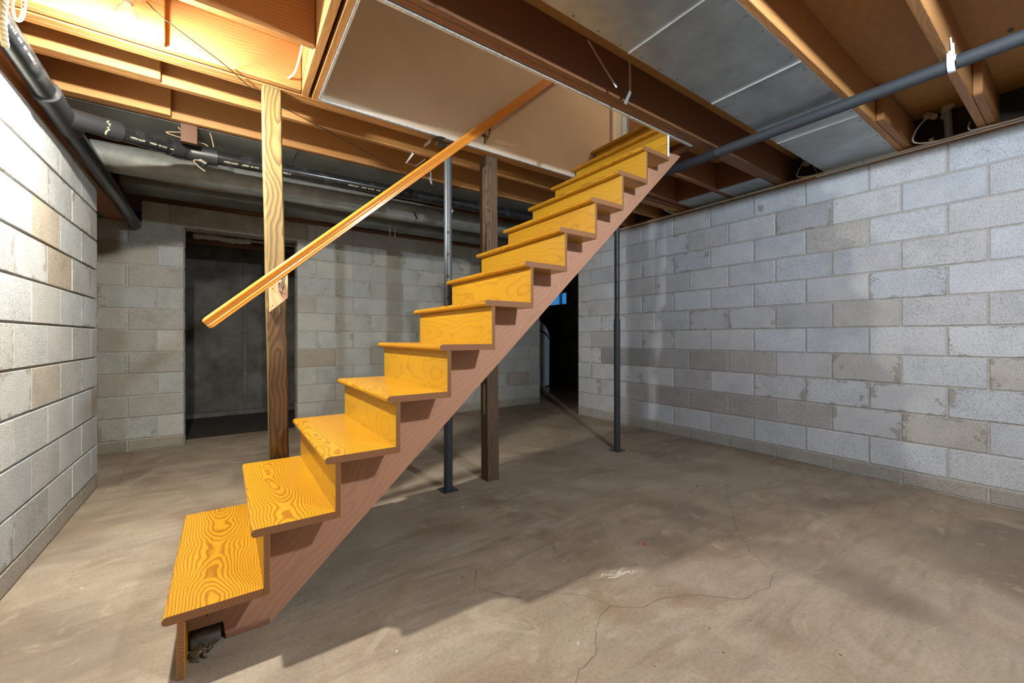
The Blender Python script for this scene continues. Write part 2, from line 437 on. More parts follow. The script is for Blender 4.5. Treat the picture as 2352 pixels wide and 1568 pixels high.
floor = struct('floor', [((-2.6, -2.7, -0.15), (6.2, 5.386, 0)), ((1.7, 5.386, -0.15), (6.2, 8.2, 0))], 'floor_concrete',
               label='brown and grey stained concrete basement floor with thin cracks')
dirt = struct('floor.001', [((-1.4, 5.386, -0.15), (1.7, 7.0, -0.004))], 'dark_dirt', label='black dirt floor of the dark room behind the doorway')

# --- floor cracks, marks
def ribbon(name, pts, w, mat, parent, z=0.0006, jag=0.5):
    bm = bmesh.new(); L = []; R = []
    P = []
    for i in range(len(pts) - 1):
        a, b = Vector(pts[i]), Vector(pts[i + 1]); n = max(3, int((b - a).length / 0.02))
        for k in range(n):
            t = k / n; d = (b - a).normalized(); s = Vector((-d.y, d.x))
            P.append(a.lerp(b, t) + s * random.uniform(-1, 1) * jag * 0.012)
    P.append(Vector(pts[-1]))
    for i, p in enumerate(P):
        d = (P[min(i + 1, len(P) - 1)] - P[max(i - 1, 0)]).normalized(); s = Vector((-d.y, d.x))
        ww = w * random.uniform(0.35, 1.0)
        L.append(bm.verts.new((p.x + s.x * ww, p.y + s.y * ww, z))); R.append(bm.verts.new((p.x - s.x * ww, p.y - s.y * ww, z)))
    for i in range(len(P) - 1): bm.faces.new((L[i], R[i], R[i + 1], L[i + 1]))
    bmesh.ops.recalc_face_normals(bm, faces=bm.faces)
    return obj(name, mesh_of(bm, name), mat, parent)
CR = [(3.0, 1.55), (2.726, 1.401), (2.304, 1.135), (2.112, 0.978), (2.047, 0.883), (2.026, 0.833), (1.878, 0.791), (1.694, 0.815), (1.625, 0.883), (1.541, 0.959), (1.412, 1.012), (1.318, 1.018), (1.24, 1.088), (1.147, 1.07), (1.058, 1.001), (1.0, 0.953), (0.896, 0.93), (0.8, 0.86)]
ribbon('crack', CR, 0.0012, 'crack_dark', floor)
ribbon('crack', [(1.24, 1.088), (1.20, 1.2), (1.05, 1.33)], 0.001, 'crack_dark', floor)
ribbon('crack', [(0.93, 1.62), (0.86, 1.5), (0.93, 1.38), (0.98, 1.33)], 0.0016, 'crack_dark', floor)
ribbon('crack', [(-0.62, 3.95), (-0.66, 4.5), (-0.70, 5.1)], 0.002, 'crack_dark', floor)
def splat(name, c, r, mat, parent, n=14, z=0.0008, sx=1.0, sy=1.0, rz=0.0):
    bm = bmesh.new(); vs = []
    for k in range(n):
        a = 2 * math.pi * k / n; q = r * random.uniform(0.55, 1.1); u, v = q * math.cos(a) * sx, q * math.sin(a) * sy
        vs.append(bm.verts.new((c[0] + u * math.cos(rz) - v * math.sin(rz), c[1] + u * math.sin(rz) + v * math.cos(rz), z)))
    bm.faces.new(vs); return obj(name, mesh_of(bm, name), mat, parent)
for k, (x, y, l, a) in enumerate([(1.40, 1.235, 0.05, -0.35), (1.43, 1.215, 0.06, -0.2), (1.475, 1.20, 0.04, -0.5), (1.46, 1.225, 0.03, 0.3)]):
    d = Vector((math.cos(a), math.sin(a))) * l
    ribbon('chalk_scrape', [(x - d.x, y - d.y), (x, y), (x + d.x, y + d.y)], 0.006, 'chalk_white', floor, 0.0007 + k * 1e-4, 1.0)
splat('rust_spot', (1.745, 1.318), 0.014, 'paint_red', floor)
splat('rust_spot', (1.722, 1.335), 0.009, 'paint_red', floor)
splat('chip_mark', (2.73, 1.62), 0.012, 'crack_dark', floor)
for k in range(26):
    splat('chip_mark', (random.uniform(0.5, 3.0), random.uniform(0.35, 1.5)), random.uniform(0.002, 0.0055), 'crack_dark', floor, 8)
for k in range(12):
    splat('paint_fleck', (random.uniform(0.2, 3.0), random.uniform(0.5, 2.2)), random.uniform(0.002, 0.005), 'chalk_white', floor, 7, sx=2.0, rz=random.uniform(0, 3))

# --- block walls: a mortar core with every block in view laid in front of it
def tint(base, sp=0.09):
    k = 1 + random.uniform(-sp, sp); w = random.uniform(-0.03, 0.03)
    return (base[0] * k * (1 + w), base[1] * k, base[2] * k * (1 - w))
def lay(parent, axis, face, u0, u1, z0, z1, ref, base, special=(), step=0.4064, proud=0.0, depth=0.06, gap=0.0095, vgap=None):
    """one course of blocks; joints at ref + n*step; axis 'Y' = wall of constant x, 'X' = wall of constant y"""
    n = math.floor((u0 - ref) / step) + 1
    js = [u0]
    while ref + n * step < u1 - 0.02:
        if ref + n * step > u0 + 0.02: js.append(ref + n * step)
        n += 1
    js.append(u1)
    for a, b in zip(js[:-1], js[1:]):
        ln, h = b - a - (gap if vgap is None else vgap), z1 - z0 - gap
        if ln < 0.015: continue
        um, zm = (a + b) / 2, (z0 + z1) / 2
        col = tint(base)
        for (su, sz, sc) in special:
            if a < su < b and z0 < sz < z1: col = tuple(0.55 * q + 0.45 * w for q, w in zip(sc, base))
        bv = 0.0045 if random.random() < 0.6 else 0.0065
        if vgap: bv = 0.0025
        me = box_me(round(ln, 3), depth, round(h, 3), bv, 1, 'block')
        j = random.uniform(-0.0012, 0.0012)
        if axis == 'Y':
            d = 1 if face > 0 else -1
            loc = Vector((face + d * (depth / 2 - proud) + j, um, zm)); rot = (0, 0, math.pi / 2)
        else:
            loc = Vector((um, face + depth / 2 - proud + j, zm)); rot = None
        obj('block', me, 'concrete_block', parent, loc - Vector(parent.location), rot, color=col)
REC = 0.007
wall_right = struct('wall_right', [((XR + REC, -2.7, 0), (XR + 0.2, 4.048, 2.342))], 'mortar', label='grey concrete block wall on the right')
TAN = (0.36, 0.275, 0.18)
BRN = (0.27, 0.205, 0.16)
DRK = (0.14, 0.12, 0.105)
RB = (0.565, 0.585, 0.625)
spR = [(1.2, 1.83, (0.44, 0.39, 0.33)), (1.05, 1.22, (0.44, 0.40, 0.34)), (0.85, 0.81, (0.45, 0.41, 0.35)), (0.35, 0.81, (0.46, 0.40, 0.33)), (0.4, 0.35, (0.42, 0.37, 0.29)),
       (3.35, 0.82, DRK), (3.0, 0.82, DRK), (2.7, 0.82, (0.33, 0.30, 0.28)), (2.2, 0.82, BRN), (1.85, 0.82, (0.38, 0.32, 0.27)), (2.1, 0.41, BRN), (1.7, 0.41, BRN), (2.6, 0.41, BRN), (1.35, 0.41, (0.36, 0.31, 0.27)),
       (2.3, 0.63, (0.40, 0.36, 0.34)), (3.65, 0.93, TAN), (3.2, 0.21, (0.33, 0.30, 0.29)), (2.85, 0.42, (0.36, 0.33, 0.31)), (1.6, 2.0, (0.43, 0.42, 0.43)), (1.55, 1.22, (0.42, 0.42, 0.43)), (3.8, 0.93, (0.42, 0.41, 0.39))]
for k in range(12):
    z1 = 2.342 - CH * k; z0 = max(0.0, z1 - CH)
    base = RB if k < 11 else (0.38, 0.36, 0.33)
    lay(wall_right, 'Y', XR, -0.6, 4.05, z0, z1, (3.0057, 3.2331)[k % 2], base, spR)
struct('wall_right.001', [((XR, -2.7, 0), (XR + 0.006, -0.602, 2.34))], 'plain_wall', label='plain end of the right wall behind the camera')
struct('trim_1', [((XR - 0.004, -2.7, 2.3425), (XR + 0.2, 4.05, 2.3795))], 'sill_wood', label='brown sill plate on top of the right wall')
struct('trim_2', [((XR + 0.155, -2.7, 2.381), (XR + 0.2, 4.05, SZ - 0.001))], 'rim_shade', label='rim board above the right wall, the shade of its bays put into the colour')

wall_left = struct('wall_left', [((XL - 0.2, -2.7, 0), (XL - 0.014, 4.027, 2.133))], 'mortar', label='pale concrete block wall on the left')
LB = (0.56, 0.575, 0.565)
spL = [(3.05, 1.63, (0.50, 0.38, 0.22)), (3.4, 1.42, (0.44, 0.31, 0.165)), (3.2, 0.82, (0.50, 0.42, 0.29)), (3.95, 0.6, (0.40, 0.31, 0.22)), (3.95, 1.83, (0.42, 0.38, 0.31)), (2.75, 0.3, (0.38, 0.37, 0.35))]
for k in range(11):
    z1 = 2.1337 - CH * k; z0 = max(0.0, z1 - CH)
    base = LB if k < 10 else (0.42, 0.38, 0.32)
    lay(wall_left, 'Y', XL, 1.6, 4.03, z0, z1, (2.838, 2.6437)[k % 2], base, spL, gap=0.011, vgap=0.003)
struct('wall_left.001', [((XL - 0.006, -2.7, 0), (XL, 1.598, 2.13))], 'plain_wall', label='plain end of the left wall behind the camera')
# plate and framing on the left wall, carried on as a beam to the back wall
struct('trim_3', [((XL - 0.15, -2.7, 2.1345), (XL - 0.002, 5.18, 2.30))], 'sill_wood', label='brown timber plate along the top of the left wall')
struct('trim_4', [((XL - 0.30, -2.7, 2.302), (XL - 0.06, 5.18, JZ - 0.002))], 'old_joist_Y', label='dark framing above the left plate')
struct('trim_5', [((XL - 0.34, -2.7, JZ), (XL - 0.30, 5.18, SZ - 0.001))], 'old_joist_Y', label='dark rim board at the left ends of the joists')
alc = struct('trim_6', [((-1.35, 4.03, 2.150), (XL - 0.155, YB, 2.162))], 'dull_duct', label='grey boards over the gap at the end of the left wall')
for k in range(4):
    box('board', (-1.35, 4.035 + k * 0.272, 2.136), (XL - 0.156, 4.035 + k * 0.272 + 0.262, 2.149), 'dull_duct', alc, 0.002)

wall_back = struct('wall_back', [((-1.6, YB + REC, 0), (-0.332, YB + 0.2, 2.135)), ((0.661, YB + REC, 0), (4.136, YB + 0.2, 2.339)), ((-0.64, YB + REC, 2.135), (0.661, YB + 0.19, 2.335))], 'mortar',
                   label='grey concrete block back wall with a dark doorway')
BB = (0.47, 0.47, 0.43)
spB = [(0.85, 0.81, (0.33, 0.24, 0.135)), (0.7, 1.42, (0.40, 0.36, 0.29)), (-0.6, 1.22, (0.35, 0.325, 0.265)), (-0.6, 1.62, (0.36, 0.33, 0.27)), (-0.6, 1.83, (0.37, 0.335, 0.26)), (-0.6, 1.02, (0.35, 0.32, 0.265)), (-0.6, 0.82, (0.36, 0.33, 0.275)), (-0.6, 0.61, (0.36, 0.34, 0.29)), (-0.6, 0.41, (0.37, 0.34, 0.29)), (-0.6, 2.03, (0.27, 0.23, 0.19)),
       (3.9, 0.41, (0.33, 0.28, 0.22))]
for k in range(12):
    z1 = 2.3397 - CH * k; z0 = max(0.0, z1 - CH)
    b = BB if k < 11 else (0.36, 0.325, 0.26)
    if k == 0:
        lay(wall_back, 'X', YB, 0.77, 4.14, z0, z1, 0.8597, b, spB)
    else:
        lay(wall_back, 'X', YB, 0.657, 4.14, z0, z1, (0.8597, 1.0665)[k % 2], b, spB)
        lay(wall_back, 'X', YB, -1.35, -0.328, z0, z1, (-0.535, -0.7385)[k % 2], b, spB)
box('lintel', (-0.436, YB - 0.004, 2.1395), (0.765, YB + 0.05, 2.337), 'lintel_concrete', wall_back, 0.004)
box('bearing_block', (-0.640, YB - 0.01, 2.1395), (-0.446, YB + 0.05, 2.337), 'concrete_block', wall_back, 0.008, color=(0.44, 0.42, 0.34))
# jambs of the doorway: the ends of the blocks
for k in range(1, 12):
    z1 = 2.3397 - CH * k; z0 = max(0.0, z1 - CH)
    box('block', (0.657, YB + 0.065, z0 + 0.005), (0.70, YB + 0.2, z1 - 0.005), 'concrete_block', wall_back, 0.004, color=tint(BB))
    box('block', (-0.371, YB + 0.065, z0 + 0.005), (-0.328, YB + 0.2, z1 - 0.005), 'concrete_block', wall_back, 0.004, color=tint(BB))
struct('trim_7', [((0.0, YB + 0.02, 2.3405), (4.14, YB + 0.2, JZ - 0.001))], 'old_joist_X', label='dark timber plate on top of the back wall')

# room behind the doorway
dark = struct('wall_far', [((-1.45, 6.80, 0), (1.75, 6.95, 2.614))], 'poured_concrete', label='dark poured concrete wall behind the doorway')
box('form_seam', (0.205, 6.775, 0.05), (0.245, 6.80, 2.1), 'poured_concrete', dark, 0.008)
box('form_seam', (0.27, 6.79, 1.64), (0.85, 6.80, 1.655), 'poured_concrete', dark, 0.004)
for z in (0.55, 1.15, 1.72): lathe('tie_hole', [(0.03, 0), (0.03, 0.01), (0.012, 0.014)], 'poured_concrete', dark, (0.225, 6.782, z), 12, rot=(math.pi / 2, 0, 0))
box('footing', (-1.38, 6.70, -0.003), (1.70, 6.80, 0.06), 'poured_concrete', dark, 0.01)
struct('wall_far.001', [((-1.45, 5.33, 0), (-1.37, 6.80, 2.614)), ((1.70, 5.33, 0), (1.78, 6.80, 2.614))], 'poured_concrete', label='side walls of the dark room')
# rooms beyond the right-hand doorway
struct('wall_side', [((5.98, -2.7, 0), (6.1, 6.50, 2.614)), ((5.98, 7.30, 0), (6.1, 8.2, 2.614)), ((5.98, 6.50, 0), (6.1, 7.30, 1.755)), ((5.98, 6.50, 2.03), (6.1, 7.30, 2.614))], 'poured_concrete', label='dark wall with a small window in the far room')
struct('wall_side.001', [((1.8, 8.1, 0), (5.98, 8.2, 2.614)), ((1.79, 5.33, 0), (1.86, 8.1, 2.614))], 'poured_concrete', label='end walls of the far room')
struct('wall_side.002', [((-2.6, -2.7, 0), (-2.5, 5.2, 2.614)), ((-2.5, 5.1, 0), (-1.61, 5.3, 2.614))], 'poured_concrete', label='walls of the space beyond the left wall')
struct('wall_near', [((-2.5, -2.7, 0), (5.98, -2.6, 2.614))], 'plain_wall', label='wall behind the camera')
win = struct('window_1', [((5.99, 6.50, 1.755), (6.06, 7.30, 1.77)), ((5.99, 6.50, 2.01), (6.06, 7.30, 2.03)), ((5.99, 6.50, 1.77), (6.06, 6.515, 2.01)), ((5.99, 7.285, 1.77), (6.06, 7.30, 2.01)), ((5.99, 6.715, 1.77), (6.06, 6.735, 2.01))], 'window_frame', label='small blue daylight window in the far room')
for a, b in ((6.515, 6.715), (6.735, 7.285)): box('pane', (6.02, a, 1.77), (6.026, b, 2.01), 'pane_glass', win)

# --- ceiling: deck, plywood sheets, joists
WX0, WX1, WY0, WY1 = 0.43, 2.684, 1.62, 2.49          # stairwell opening
def around(x0, x1, y0, y1):
    """the rectangle minus the stairwell"""
    if x1 <= WX0 or x0 >= WX1 or y1 <= WY0 or y0 >= WY1: return [(x0, x1, y0, y1)]
    out = []
    if x0 < WX0: out.append((x0, WX0, y0, y1))
    if x1 > WX1: out.append((WX1, x1, y0, y1))
    a, b = max(x0, WX0), min(x1, WX1)
    if y0 < WY0: out.append((a, b, y0, WY0))
    if y1 > WY1: out.append((a, b, WY1, y1))
    return out
ceiling = struct('ceiling', [((a, c, 2.6305), (b, d, 2.645)) for a, b, c, d in around(-2.6, 6.2, -2.7, 8.2)], 'plywood_face', label='underside of the plywood floor deck on open joists')
yy = -2.4
while yy < 5.3:
    xx = -1.1 - (0.6 if int(round((yy + 2.4) / 1.2192)) % 2 else 0)
    while xx < 4.1:
        for a, b, c, d in around(max(xx + 0.002, -1.07), min(xx + 2.436, 4.13), yy + 0.002, min(yy + 1.217, 5.3)):
            if b - a > 0.03 and d - c > 0.03:
                box('plywood_sheet', (a, c, SZ), (b, d, 2.630), 'plywood_face', ceiling, 0.0, color=tint((1, 1, 1), 0.12))
        xx += 2.4384
    yy += 1.2192
def joist(y0, x0, x1, mat='joist_fir_X', col=(1, 1, 1), w=0.038, z0=JZ):
    return box('joist', (x0, y0, z0), (x1, y0 + w, SZ), mat, ceiling, 0.003, color=tint(col, 0.06))
JX0, JX1 = -1.03, 4.085
for y in (-2.04, -1.64, -1.23, -0.82, -0.42, -0.01): joist(y, JX0, JX1)
joist(0.394, JX0, JX1, col=(0.98, 0.86, 0.80))
joist(0.782, JX0, JX1, col=(0.98, 0.84, 0.74))
joist(1.212, JX0, JX1, col=(0.9, 0.8, 0.75))
joist(1.523, JX0, JX1, 'old_joist_X'); joist(1.5615, JX0, JX1, 'old_joist_X', (1.2, 1.1, 1.0))
joist(2.036, JX0, 0.337, col=(0.95, 0.85, 0.72))
joist(2.409, JX0, -0.222); joist(2.4475, JX0, 0.337)
joist(2.502, JX0, JX1, col=(0.95, 0.92, 0.85)); joist(2.5415, JX0, JX1, col=(0.95, 0.92, 0.85))
joist(2.762, JX0, -0.272); joist(2.8005, JX0, JX1, col=(0.9, 0.86, 0.8))
joist(3.172, JX0, -0.265); joist(3.2105, JX0, JX1, col=(0.88, 0.83, 0.76))
for y in (3.62, 4.03, 4.44, 4.85): joist(y, JX0, JX1, 'old_joist_X', (1.25, 1.1, 1.0))
joist(1.962, 2.715, JX1, 'old_joist_X', (1.3, 1.15, 1.0)); joist(2.365, 2.715, JX1, 'old_joist_X', (1.3, 1.15, 1.0)); joist(2.44, 2.715, JX1, 'old_joist_X', (1.3, 1.15, 1.0))
def cross(x0, y0, y1, mat='joist_fir_Y', col=(1, 1, 1), w=0.038, z0=JZ, name='header'):
    return box(name, (x0, y0, z0), (x0 + w, y1, SZ), mat, ceiling, 0.003, color=tint(col, 0.05))
cross(0.340, 1.6015, 2.500); cross(0.394, 1.6015, 2.500, col=(0.9, 0.82, 0.7), w=0.03)
cross(2.632, 1.6015, 2.500, 'old_joist_Y'); cross(2.672, 1.6015, 2.500, 'old_joist_Y')
for a, b in ((1.6015, 1.960), (2.0025, 2.363)): cross(3.632, a, b, 'old_joist_Y', (1.1, 1, 1), name='blocking')
box('scab_board', (3.40, 0.354, JZ + 0.003), (4.08, 0.392, SZ - 0.01), 'joist_fir_X', ceiling, 0.003, color=(0.8, 0.68, 0.58))
box('scab_board', (3.30, 0.742, JZ + 0.003), (4.08, 0.780, SZ - 0.04), 'joist_fir_X', ceiling, 0.003, color=(0.75, 0.62, 0.52))
box('ledger', (3.02, 1.603, JZ + 0.004), (3.63, 1.628, JZ + 0.05), 'old_joist_X', ceiling, 0.002, color=(1.3, 1.1, 1))
box('red_mark', (1.995, 0.02, SZ - 0.001), (2.14, 0.13, SZ + 0.0005), 'paint_red', ceiling)

# --- stairwell and the hall above
well = struct('wall_stairwell', [((0.43, 2.489, 2.386), (2.824, 2.501, 5.05)), ((0.43, 2.501, 2.646), (2.824, 2.60, 5.05)), ((0.31, 1.50, 2.646), (0.43, 2.60, 5.05)), ((0.43, 1.50, 2.646), (2.62, 1.62, 5.05))], 'drywall', label='tan painted plasterboard wall of the stairwell')
struct('ceiling.001', [((0.30, 0.2, 5.05), (5.3, 4.7, 5.15))], 'drywall', label='ceiling of the hall above the stairs')
struct('wall_hall', [((2.62, 0.2, 2.646), (2.74, 1.62, 5.05)), ((2.74, 0.2, 2.646), (5.2, 0.3, 5.05)), ((2.824, 4.5, 2.646), (5.2, 4.6, 5.05)),
                     ((5.2, 0.2, 2.646), (5.3, 3.0, 5.05)), ((5.2, 4.0, 2.646), (5.3, 4.6, 5.05)), ((5.2, 3.0, 2.646), (5.3, 4.0, 3.4)), ((5.2, 3.0, 4.5), (5.3, 4.0, 5.05)), ((2.74, 2.58, 2.646), (2.824, 4.6, 5.05))], 'plain_wall', label='walls of the hall at the head of the stairs')
struct('trim_8', [((2.826, 2.462, 2.652), (2.876, 2.50, 4.75)), ((2.826, 2.462, 4.75), (3.12, 2.50, 4.80))], 'painted_casing', label='cream door casing at the head of the stairs')
dr = struct('door_1', [((2.892, 2.50, 2.66), (3.058, 2.535, 4.74))], 'door_paint', label='pale grey door edge at the head of the stairs')
box('stile', (2.985, 2.494, 2.66), (3.046, 2.499, 4.74), 'door_paint', dr, 0.001)
box('daylight_strip', (3.059, 2.494, 2.66), (3.074, 2.535, 4.74), 'daylit_door_edge', dr, 0.001)
struct('wall_hall.001', [((3.076, 3.0, 2.646), (5.0, 3.08, 5.05))], 'old_joist_X', label='dark wood panelled wall in the hall')
# metal corner beads round the opening
def bead(name, lo, hi, **kw): return struct(name, [(lo, hi)], 'corner_bead', **kw)
bead('trim_9', (0.425, 1.604, 2.376), (2.655, 1.622, 2.386), label='galvanised corner bead along the near edge of the stairwell')
bead('trim_10', (0.4255, 1.6225, 2.376), (0.437, 2.488, 2.386), label='galvanised corner bead along the end of the stairwell')
bead('trim_11', (0.438, 2.4835, 2.377), (2.36, 2.4995, 2.3855), label='ragged metal edge along the far side of the stairwell')
struct('trim_12', [((0.43, 1.6025, 2.387), (2.62, 1.6195, 2.645)), ((0.4255, 1.62, 2.387), (0.4295, 2.488, 2.645))], 'drywall_white', label='white plasterboard edge inside the stairwell')
# ------------------------------------------------------------------ the staircase
RUN, RISE = 0.2275, 0.2035
NX, NZ = -0.158, 0.207          # first nosing: front x, tread top z
YN, YF = 1.61, 2.483            # near and far ends of the treads
stair = thing('staircase', 'straight wooden staircase with varnished yellow pine treads and risers', 'staircase', (0.0, 2.05, 0.0))
def end_faces(me):
    """bare end grain on the two ends of a varnished board"""
    if len(me.materials) < 2: me.materials.append(MATS['end_grain'])
    for p in me.polygons:
        if abs(p.normal.y) > 0.9: p.material_index = 1
def tread_pts(x, zt, depth, th=0.027):
    r = th / 2; P = [(x + depth, zt - th), (x + depth, zt)]
    for k in range(9):
        a = math.pi / 2 + math.pi * k / 8
        P.append((x + r + r * math.cos(a), zt - r + r * math.sin(a)))
    return P
for k in range(13):
    x = NX + RUN * k; zt = NZ + RISE * k
    d = RUN + 0.0355 if k < 12 else 0.11
    y0, y1 = (YN, YF) if k < 11 else (1.625, YF)
    o = prism('tread', tread_pts(x, zt, d), 'Y', y0, y1, 'tread_pine_Y', stair, color=tint((1, 1, 1), 0.05))
    shade(o.data, 35); end_faces(o.data)
    # riser under this tread
    xr = x + 0.036
    zb = 0.0 if k == 0 else NZ + RISE * (k - 1) - 0.027
    zt2 = zt - 0.0275
    y0, y1 = (1.612, 2.47) if k < 12 else (1.63, 2.47)
    rz = box('riser', (xr, y0, zb), (xr + 0.0195, y1, zt2), 'riser_poplar', stair, 0.0015, color=tint((1, 1, 1), 0.06))
    end_faces(rz.data)
box('drywall_strip', (2.376, 1.6085, 2.236), (2.392, 1.6115, 2.375), 'drywall_white', stair)
def stringer(y0, y1):
    top = []
    for k in range(11):
        xb = NX + RUN * k + 0.0365 + 0.0195; zt = NZ + RISE * k - 0.0275
        top += [(xb, zt - RISE + 0.0 if k else 0.0), (xb, zt)]
    # top runs from bottom to the head of the flight, underside back down
    low = lambda x: 0.9137 * (x - 0.139)
    top[0] = (top[1][0], 0.062)
    pts = [(0.139, 0.0), (0.0, 0.0), (-0.006, 0.06)] + top + [(2.393, NZ + RISE * 10 - 0.0275), (2.393, 2.372), (2.63, 2.372), (2.66, 2.378), (2.748, low(2.748))]
    return pts
for (a, b) in ((1.753, 1.791), (2.30, 2.338)):
    o = prism('stringer', stringer(a, b), 'Y', a, b, 'stringer_fir', stair, color=(1.0, 0.96, 0.94))
    R_ = Matrix.Rotation(-math.atan(0.9), 4, 'Y')          # grain runs up the slope
    o.data.transform(R_.inverted()); o.rotation_euler = R_.to_euler()
box('foot_plate', (0.0, 1.745, 0.0), (0.135, 1.7525, 0.018), 'stringer_fir', stair, 0.002, color=(0.6, 0.5, 0.42))
tube('nail', [(-0.055, 1.7525, 0.13), (-0.052, 1.742, 0.125), (-0.050, 1.7415, 0.10)], 0.0016, 'iron_nail', stair, 8)

# nail holes on the risers, each riser's joined to it
def dots(name, pts, r, mat, parent, nrm, n=7):
    bm = bmesh.new(); nrm = Vector(nrm); q = nrm.to_track_quat('Z', 'Y')
    for p in pts:
        vs = [bm.verts.new(Vector(p) + q @ Vector((r * math.cos(2 * math.pi * k / n), r * math.sin(2 * math.pi * k / n), 0.0004))) for k in range(n)]
        bm.faces.new(vs)
    o = obj(name, mesh_of(bm, name), mat, parent, kind='stuff'); return o
for r in [c for c in stair.children if c.name.startswith('riser')]:
    s = r.dimensions; h = max(v.co.z for v in r.data.vertices); x = min(v.co.x for v in r.data.vertices)
    pts = [(x, dy, dz) for dy in (-0.19, 0.24) for dz in (h * 0.55, -0.1 * h, -h * 0.7)]
    dots('nail_holes', pts, 0.0021, 'hole_black', r, (-1, 0, 0))

# ------------------------------------------------------------------ handrail
RY = 2.415
ra, rb = Vector((-0.075, RY, 1.112)), Vector((2.35, RY, 1.112 + 2.425 * 0.905))
hand = thing('handrail', 'glossy orange brown wooden handrail with grooved sides above the stairs', 'handrail', ra)
def rail():
    half = [(0.0, 0.029), (0.008, 0.0285), (0.015, 0.026), (0.0195, 0.021), (0.020, 0.015), (0.0165, 0.010), (0.013, 0.003), (0.0125, -0.004), (0.016, -0.010), (0.019, -0.0125), (0.019, -0.016), (0.0165, -0.018), (0.0165, -0.020), (0.0195, -0.022), (0.0195, -0.027), (0.016, -0.029), (0.0, -0.029)]
    prof = half + [(-x, z) for x, z in half[-2:0:-1]]
    d = (rb - ra); L = d.length; t = d.normalized(); up = Vector((-t.z, 0, t.x)); sd = Vector((0, 1, 0))
    bm = bmesh.new(); rings = []
    for s, k in ((0.0, 0.70), (0.004, 0.86), (0.012, 0.97), (0.022, 1.0), (L, 1.0)):
        rings.append([bm.verts.new(t * s + sd * (x * k) + up * (z * k)) for x, z in prof])
    n = len(prof)
    for i in range(len(rings) - 1):
        for k in range(n): bm.faces.new((rings[i][k], rings[i][(k + 1) % n], rings[i + 1][(k + 1) % n], rings[i + 1][k]))
    bm.faces.new(rings[0][::-1]); bm.faces.new(rings[-1])
    bmesh.ops.recalc_face_normals(bm, faces=bm.faces)
    me = shade(mesh_of(bm, 'rail'), 38)
    return obj('rail', me, 'rail_wood', hand)
rail()
def bracket(x, ywall, mat):
    z = ra.z + (x - ra.x) * 0.905
    b = obj('bracket', None, parent=hand, loc=Vector((x, RY, z)) - ra)
    o = Vector((x, RY, z))
    # shield shaped wall plate
    pts = [(-0.017, 0.03), (0.0, 0.036), (0.017, 0.03), (0.019, 0.005), (0.011, -0.03), (0.0, -0.042), (-0.011, -0.03), (-0.019, 0.005)]
    bm = bmesh.new()
    A = [bm.verts.new((u, ywall - RY, v - 0.085)) for u, v in pts]; B = [bm.verts.new((u * 0.8, ywall - RY - 0.009, v * 0.85 - 0.085)) for u, v in pts]
    bm.faces.new(A); bm.faces.new(B[::-1])
    for i in range(8): bm.faces.new((A[i], A[(i + 1) % 8], B[(i + 1) % 8], B[i]))
    bmesh.ops.recalc_face_normals(bm, faces=bm.faces)
    obj('shield_plate', mesh_of(bm, 'shield_plate'), mat, b)
    bm = bmesh.new()
    tube_bm(bm, smooth_path([(0, ywall - RY - 0.006, -0.10), (0, ywall - RY - 0.03, -0.098), (0.0, 0.004, -0.075), (0.004, 0.0, -0.036)], 5), [0.0075] * 16, 10)
    bmesh.ops.recalc_face_normals(bm, faces=bm.faces)
    obj('arm', shade(mesh_of(bm, 'arm'), 50), mat, b)
    sl = box_me(0.05, 0.018, 0.003, 0.001, 1, mat)
    obj('saddle', sl, mat, b, (0.004, 0, -0.0375), (0, -math.atan(0.905), 0))
    for dx, dz in ((-0.012, 0.02), (0.012, 0.02), (0.0, -0.03)):
        bm = bmesh.new(); bmesh.ops.create_uvsphere(bm, u_segments=8, v_segments=5, radius=0.0038); me = mesh_of(bm, 'screw')
        obj('screw', me, 'hole_black', b, (dx, ywall - RY - 0.0085, dz - 0.085))
bracket(0.245, 2.49, 'chrome')
bracket(1.505, 2.487, 'antique_brass')

# ------------------------------------------------------------------ posts
p1 = thing('wooden_post', 'yellow knotty treated timber post with a plywood patch behind the handrail', 'post', (0.246, 2.553, 0))
pr = []
def lean_post(name, base, dx, s, h, mat, parent, chip=0.006):
    bm = bmesh.new(); n = 12; rings = []
    for i in range(n + 1):
        t = i / n; c = Vector((dx * (t - 0.0), 0, h * t)); q = s / 2; b = chip
        w = 0.0012 * math.sin(i * 1.7)
        rings.append([bm.verts.new(c + Vector((x + w, y, 0))) for x, y in ((-q + b, -q), (q - b, -q), (q, -q + b), (q, q - b), (q - b, q), (-q + b, q), (-q, q - b), (-q, -q + b))])
    for i in range(n):
        for k in range(8): bm.faces.new((rings[i][k], rings[i][(k + 1) % 8], rings[i + 1][(k + 1) % 8], rings[i + 1][k]))
    bm.faces.new(rings[0][::-1]); bm.faces.new(rings[-1])
    bmesh.ops.recalc_face_normals(bm, faces=bm.faces)
    return obj(name, mesh_of(bm, name), mat, parent)
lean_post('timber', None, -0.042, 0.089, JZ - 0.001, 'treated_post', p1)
pl = prism('mounting_plate', [(0.190, 1.185), (0.276, 1.265), (0.2755, 1.405), (0.1875, 1.37)], 'Y', 2.4905, 2.5075, 'plate_ply', p1)
dots('plate_screws', [(0.205 - 0.2322 + 0.0, -0.0087, z - 1.30625) for z in (1.22, 1.31)] + [(0.262 - 0.2322, -0.0087, z - 1.30625) for z in (1.285, 1.325)], 0.0028, 'hole_black', pl, (0, -1, 0))
p2 = thing('wooden_post', 'dark weathered square timber post standing behind the middle of the stairs', 'post', (1.612, 2.586, 0))
lean_post('timber', None, -0.012, 0.098, JZ - 0.001, 'weathered_post', p2, 0.004)

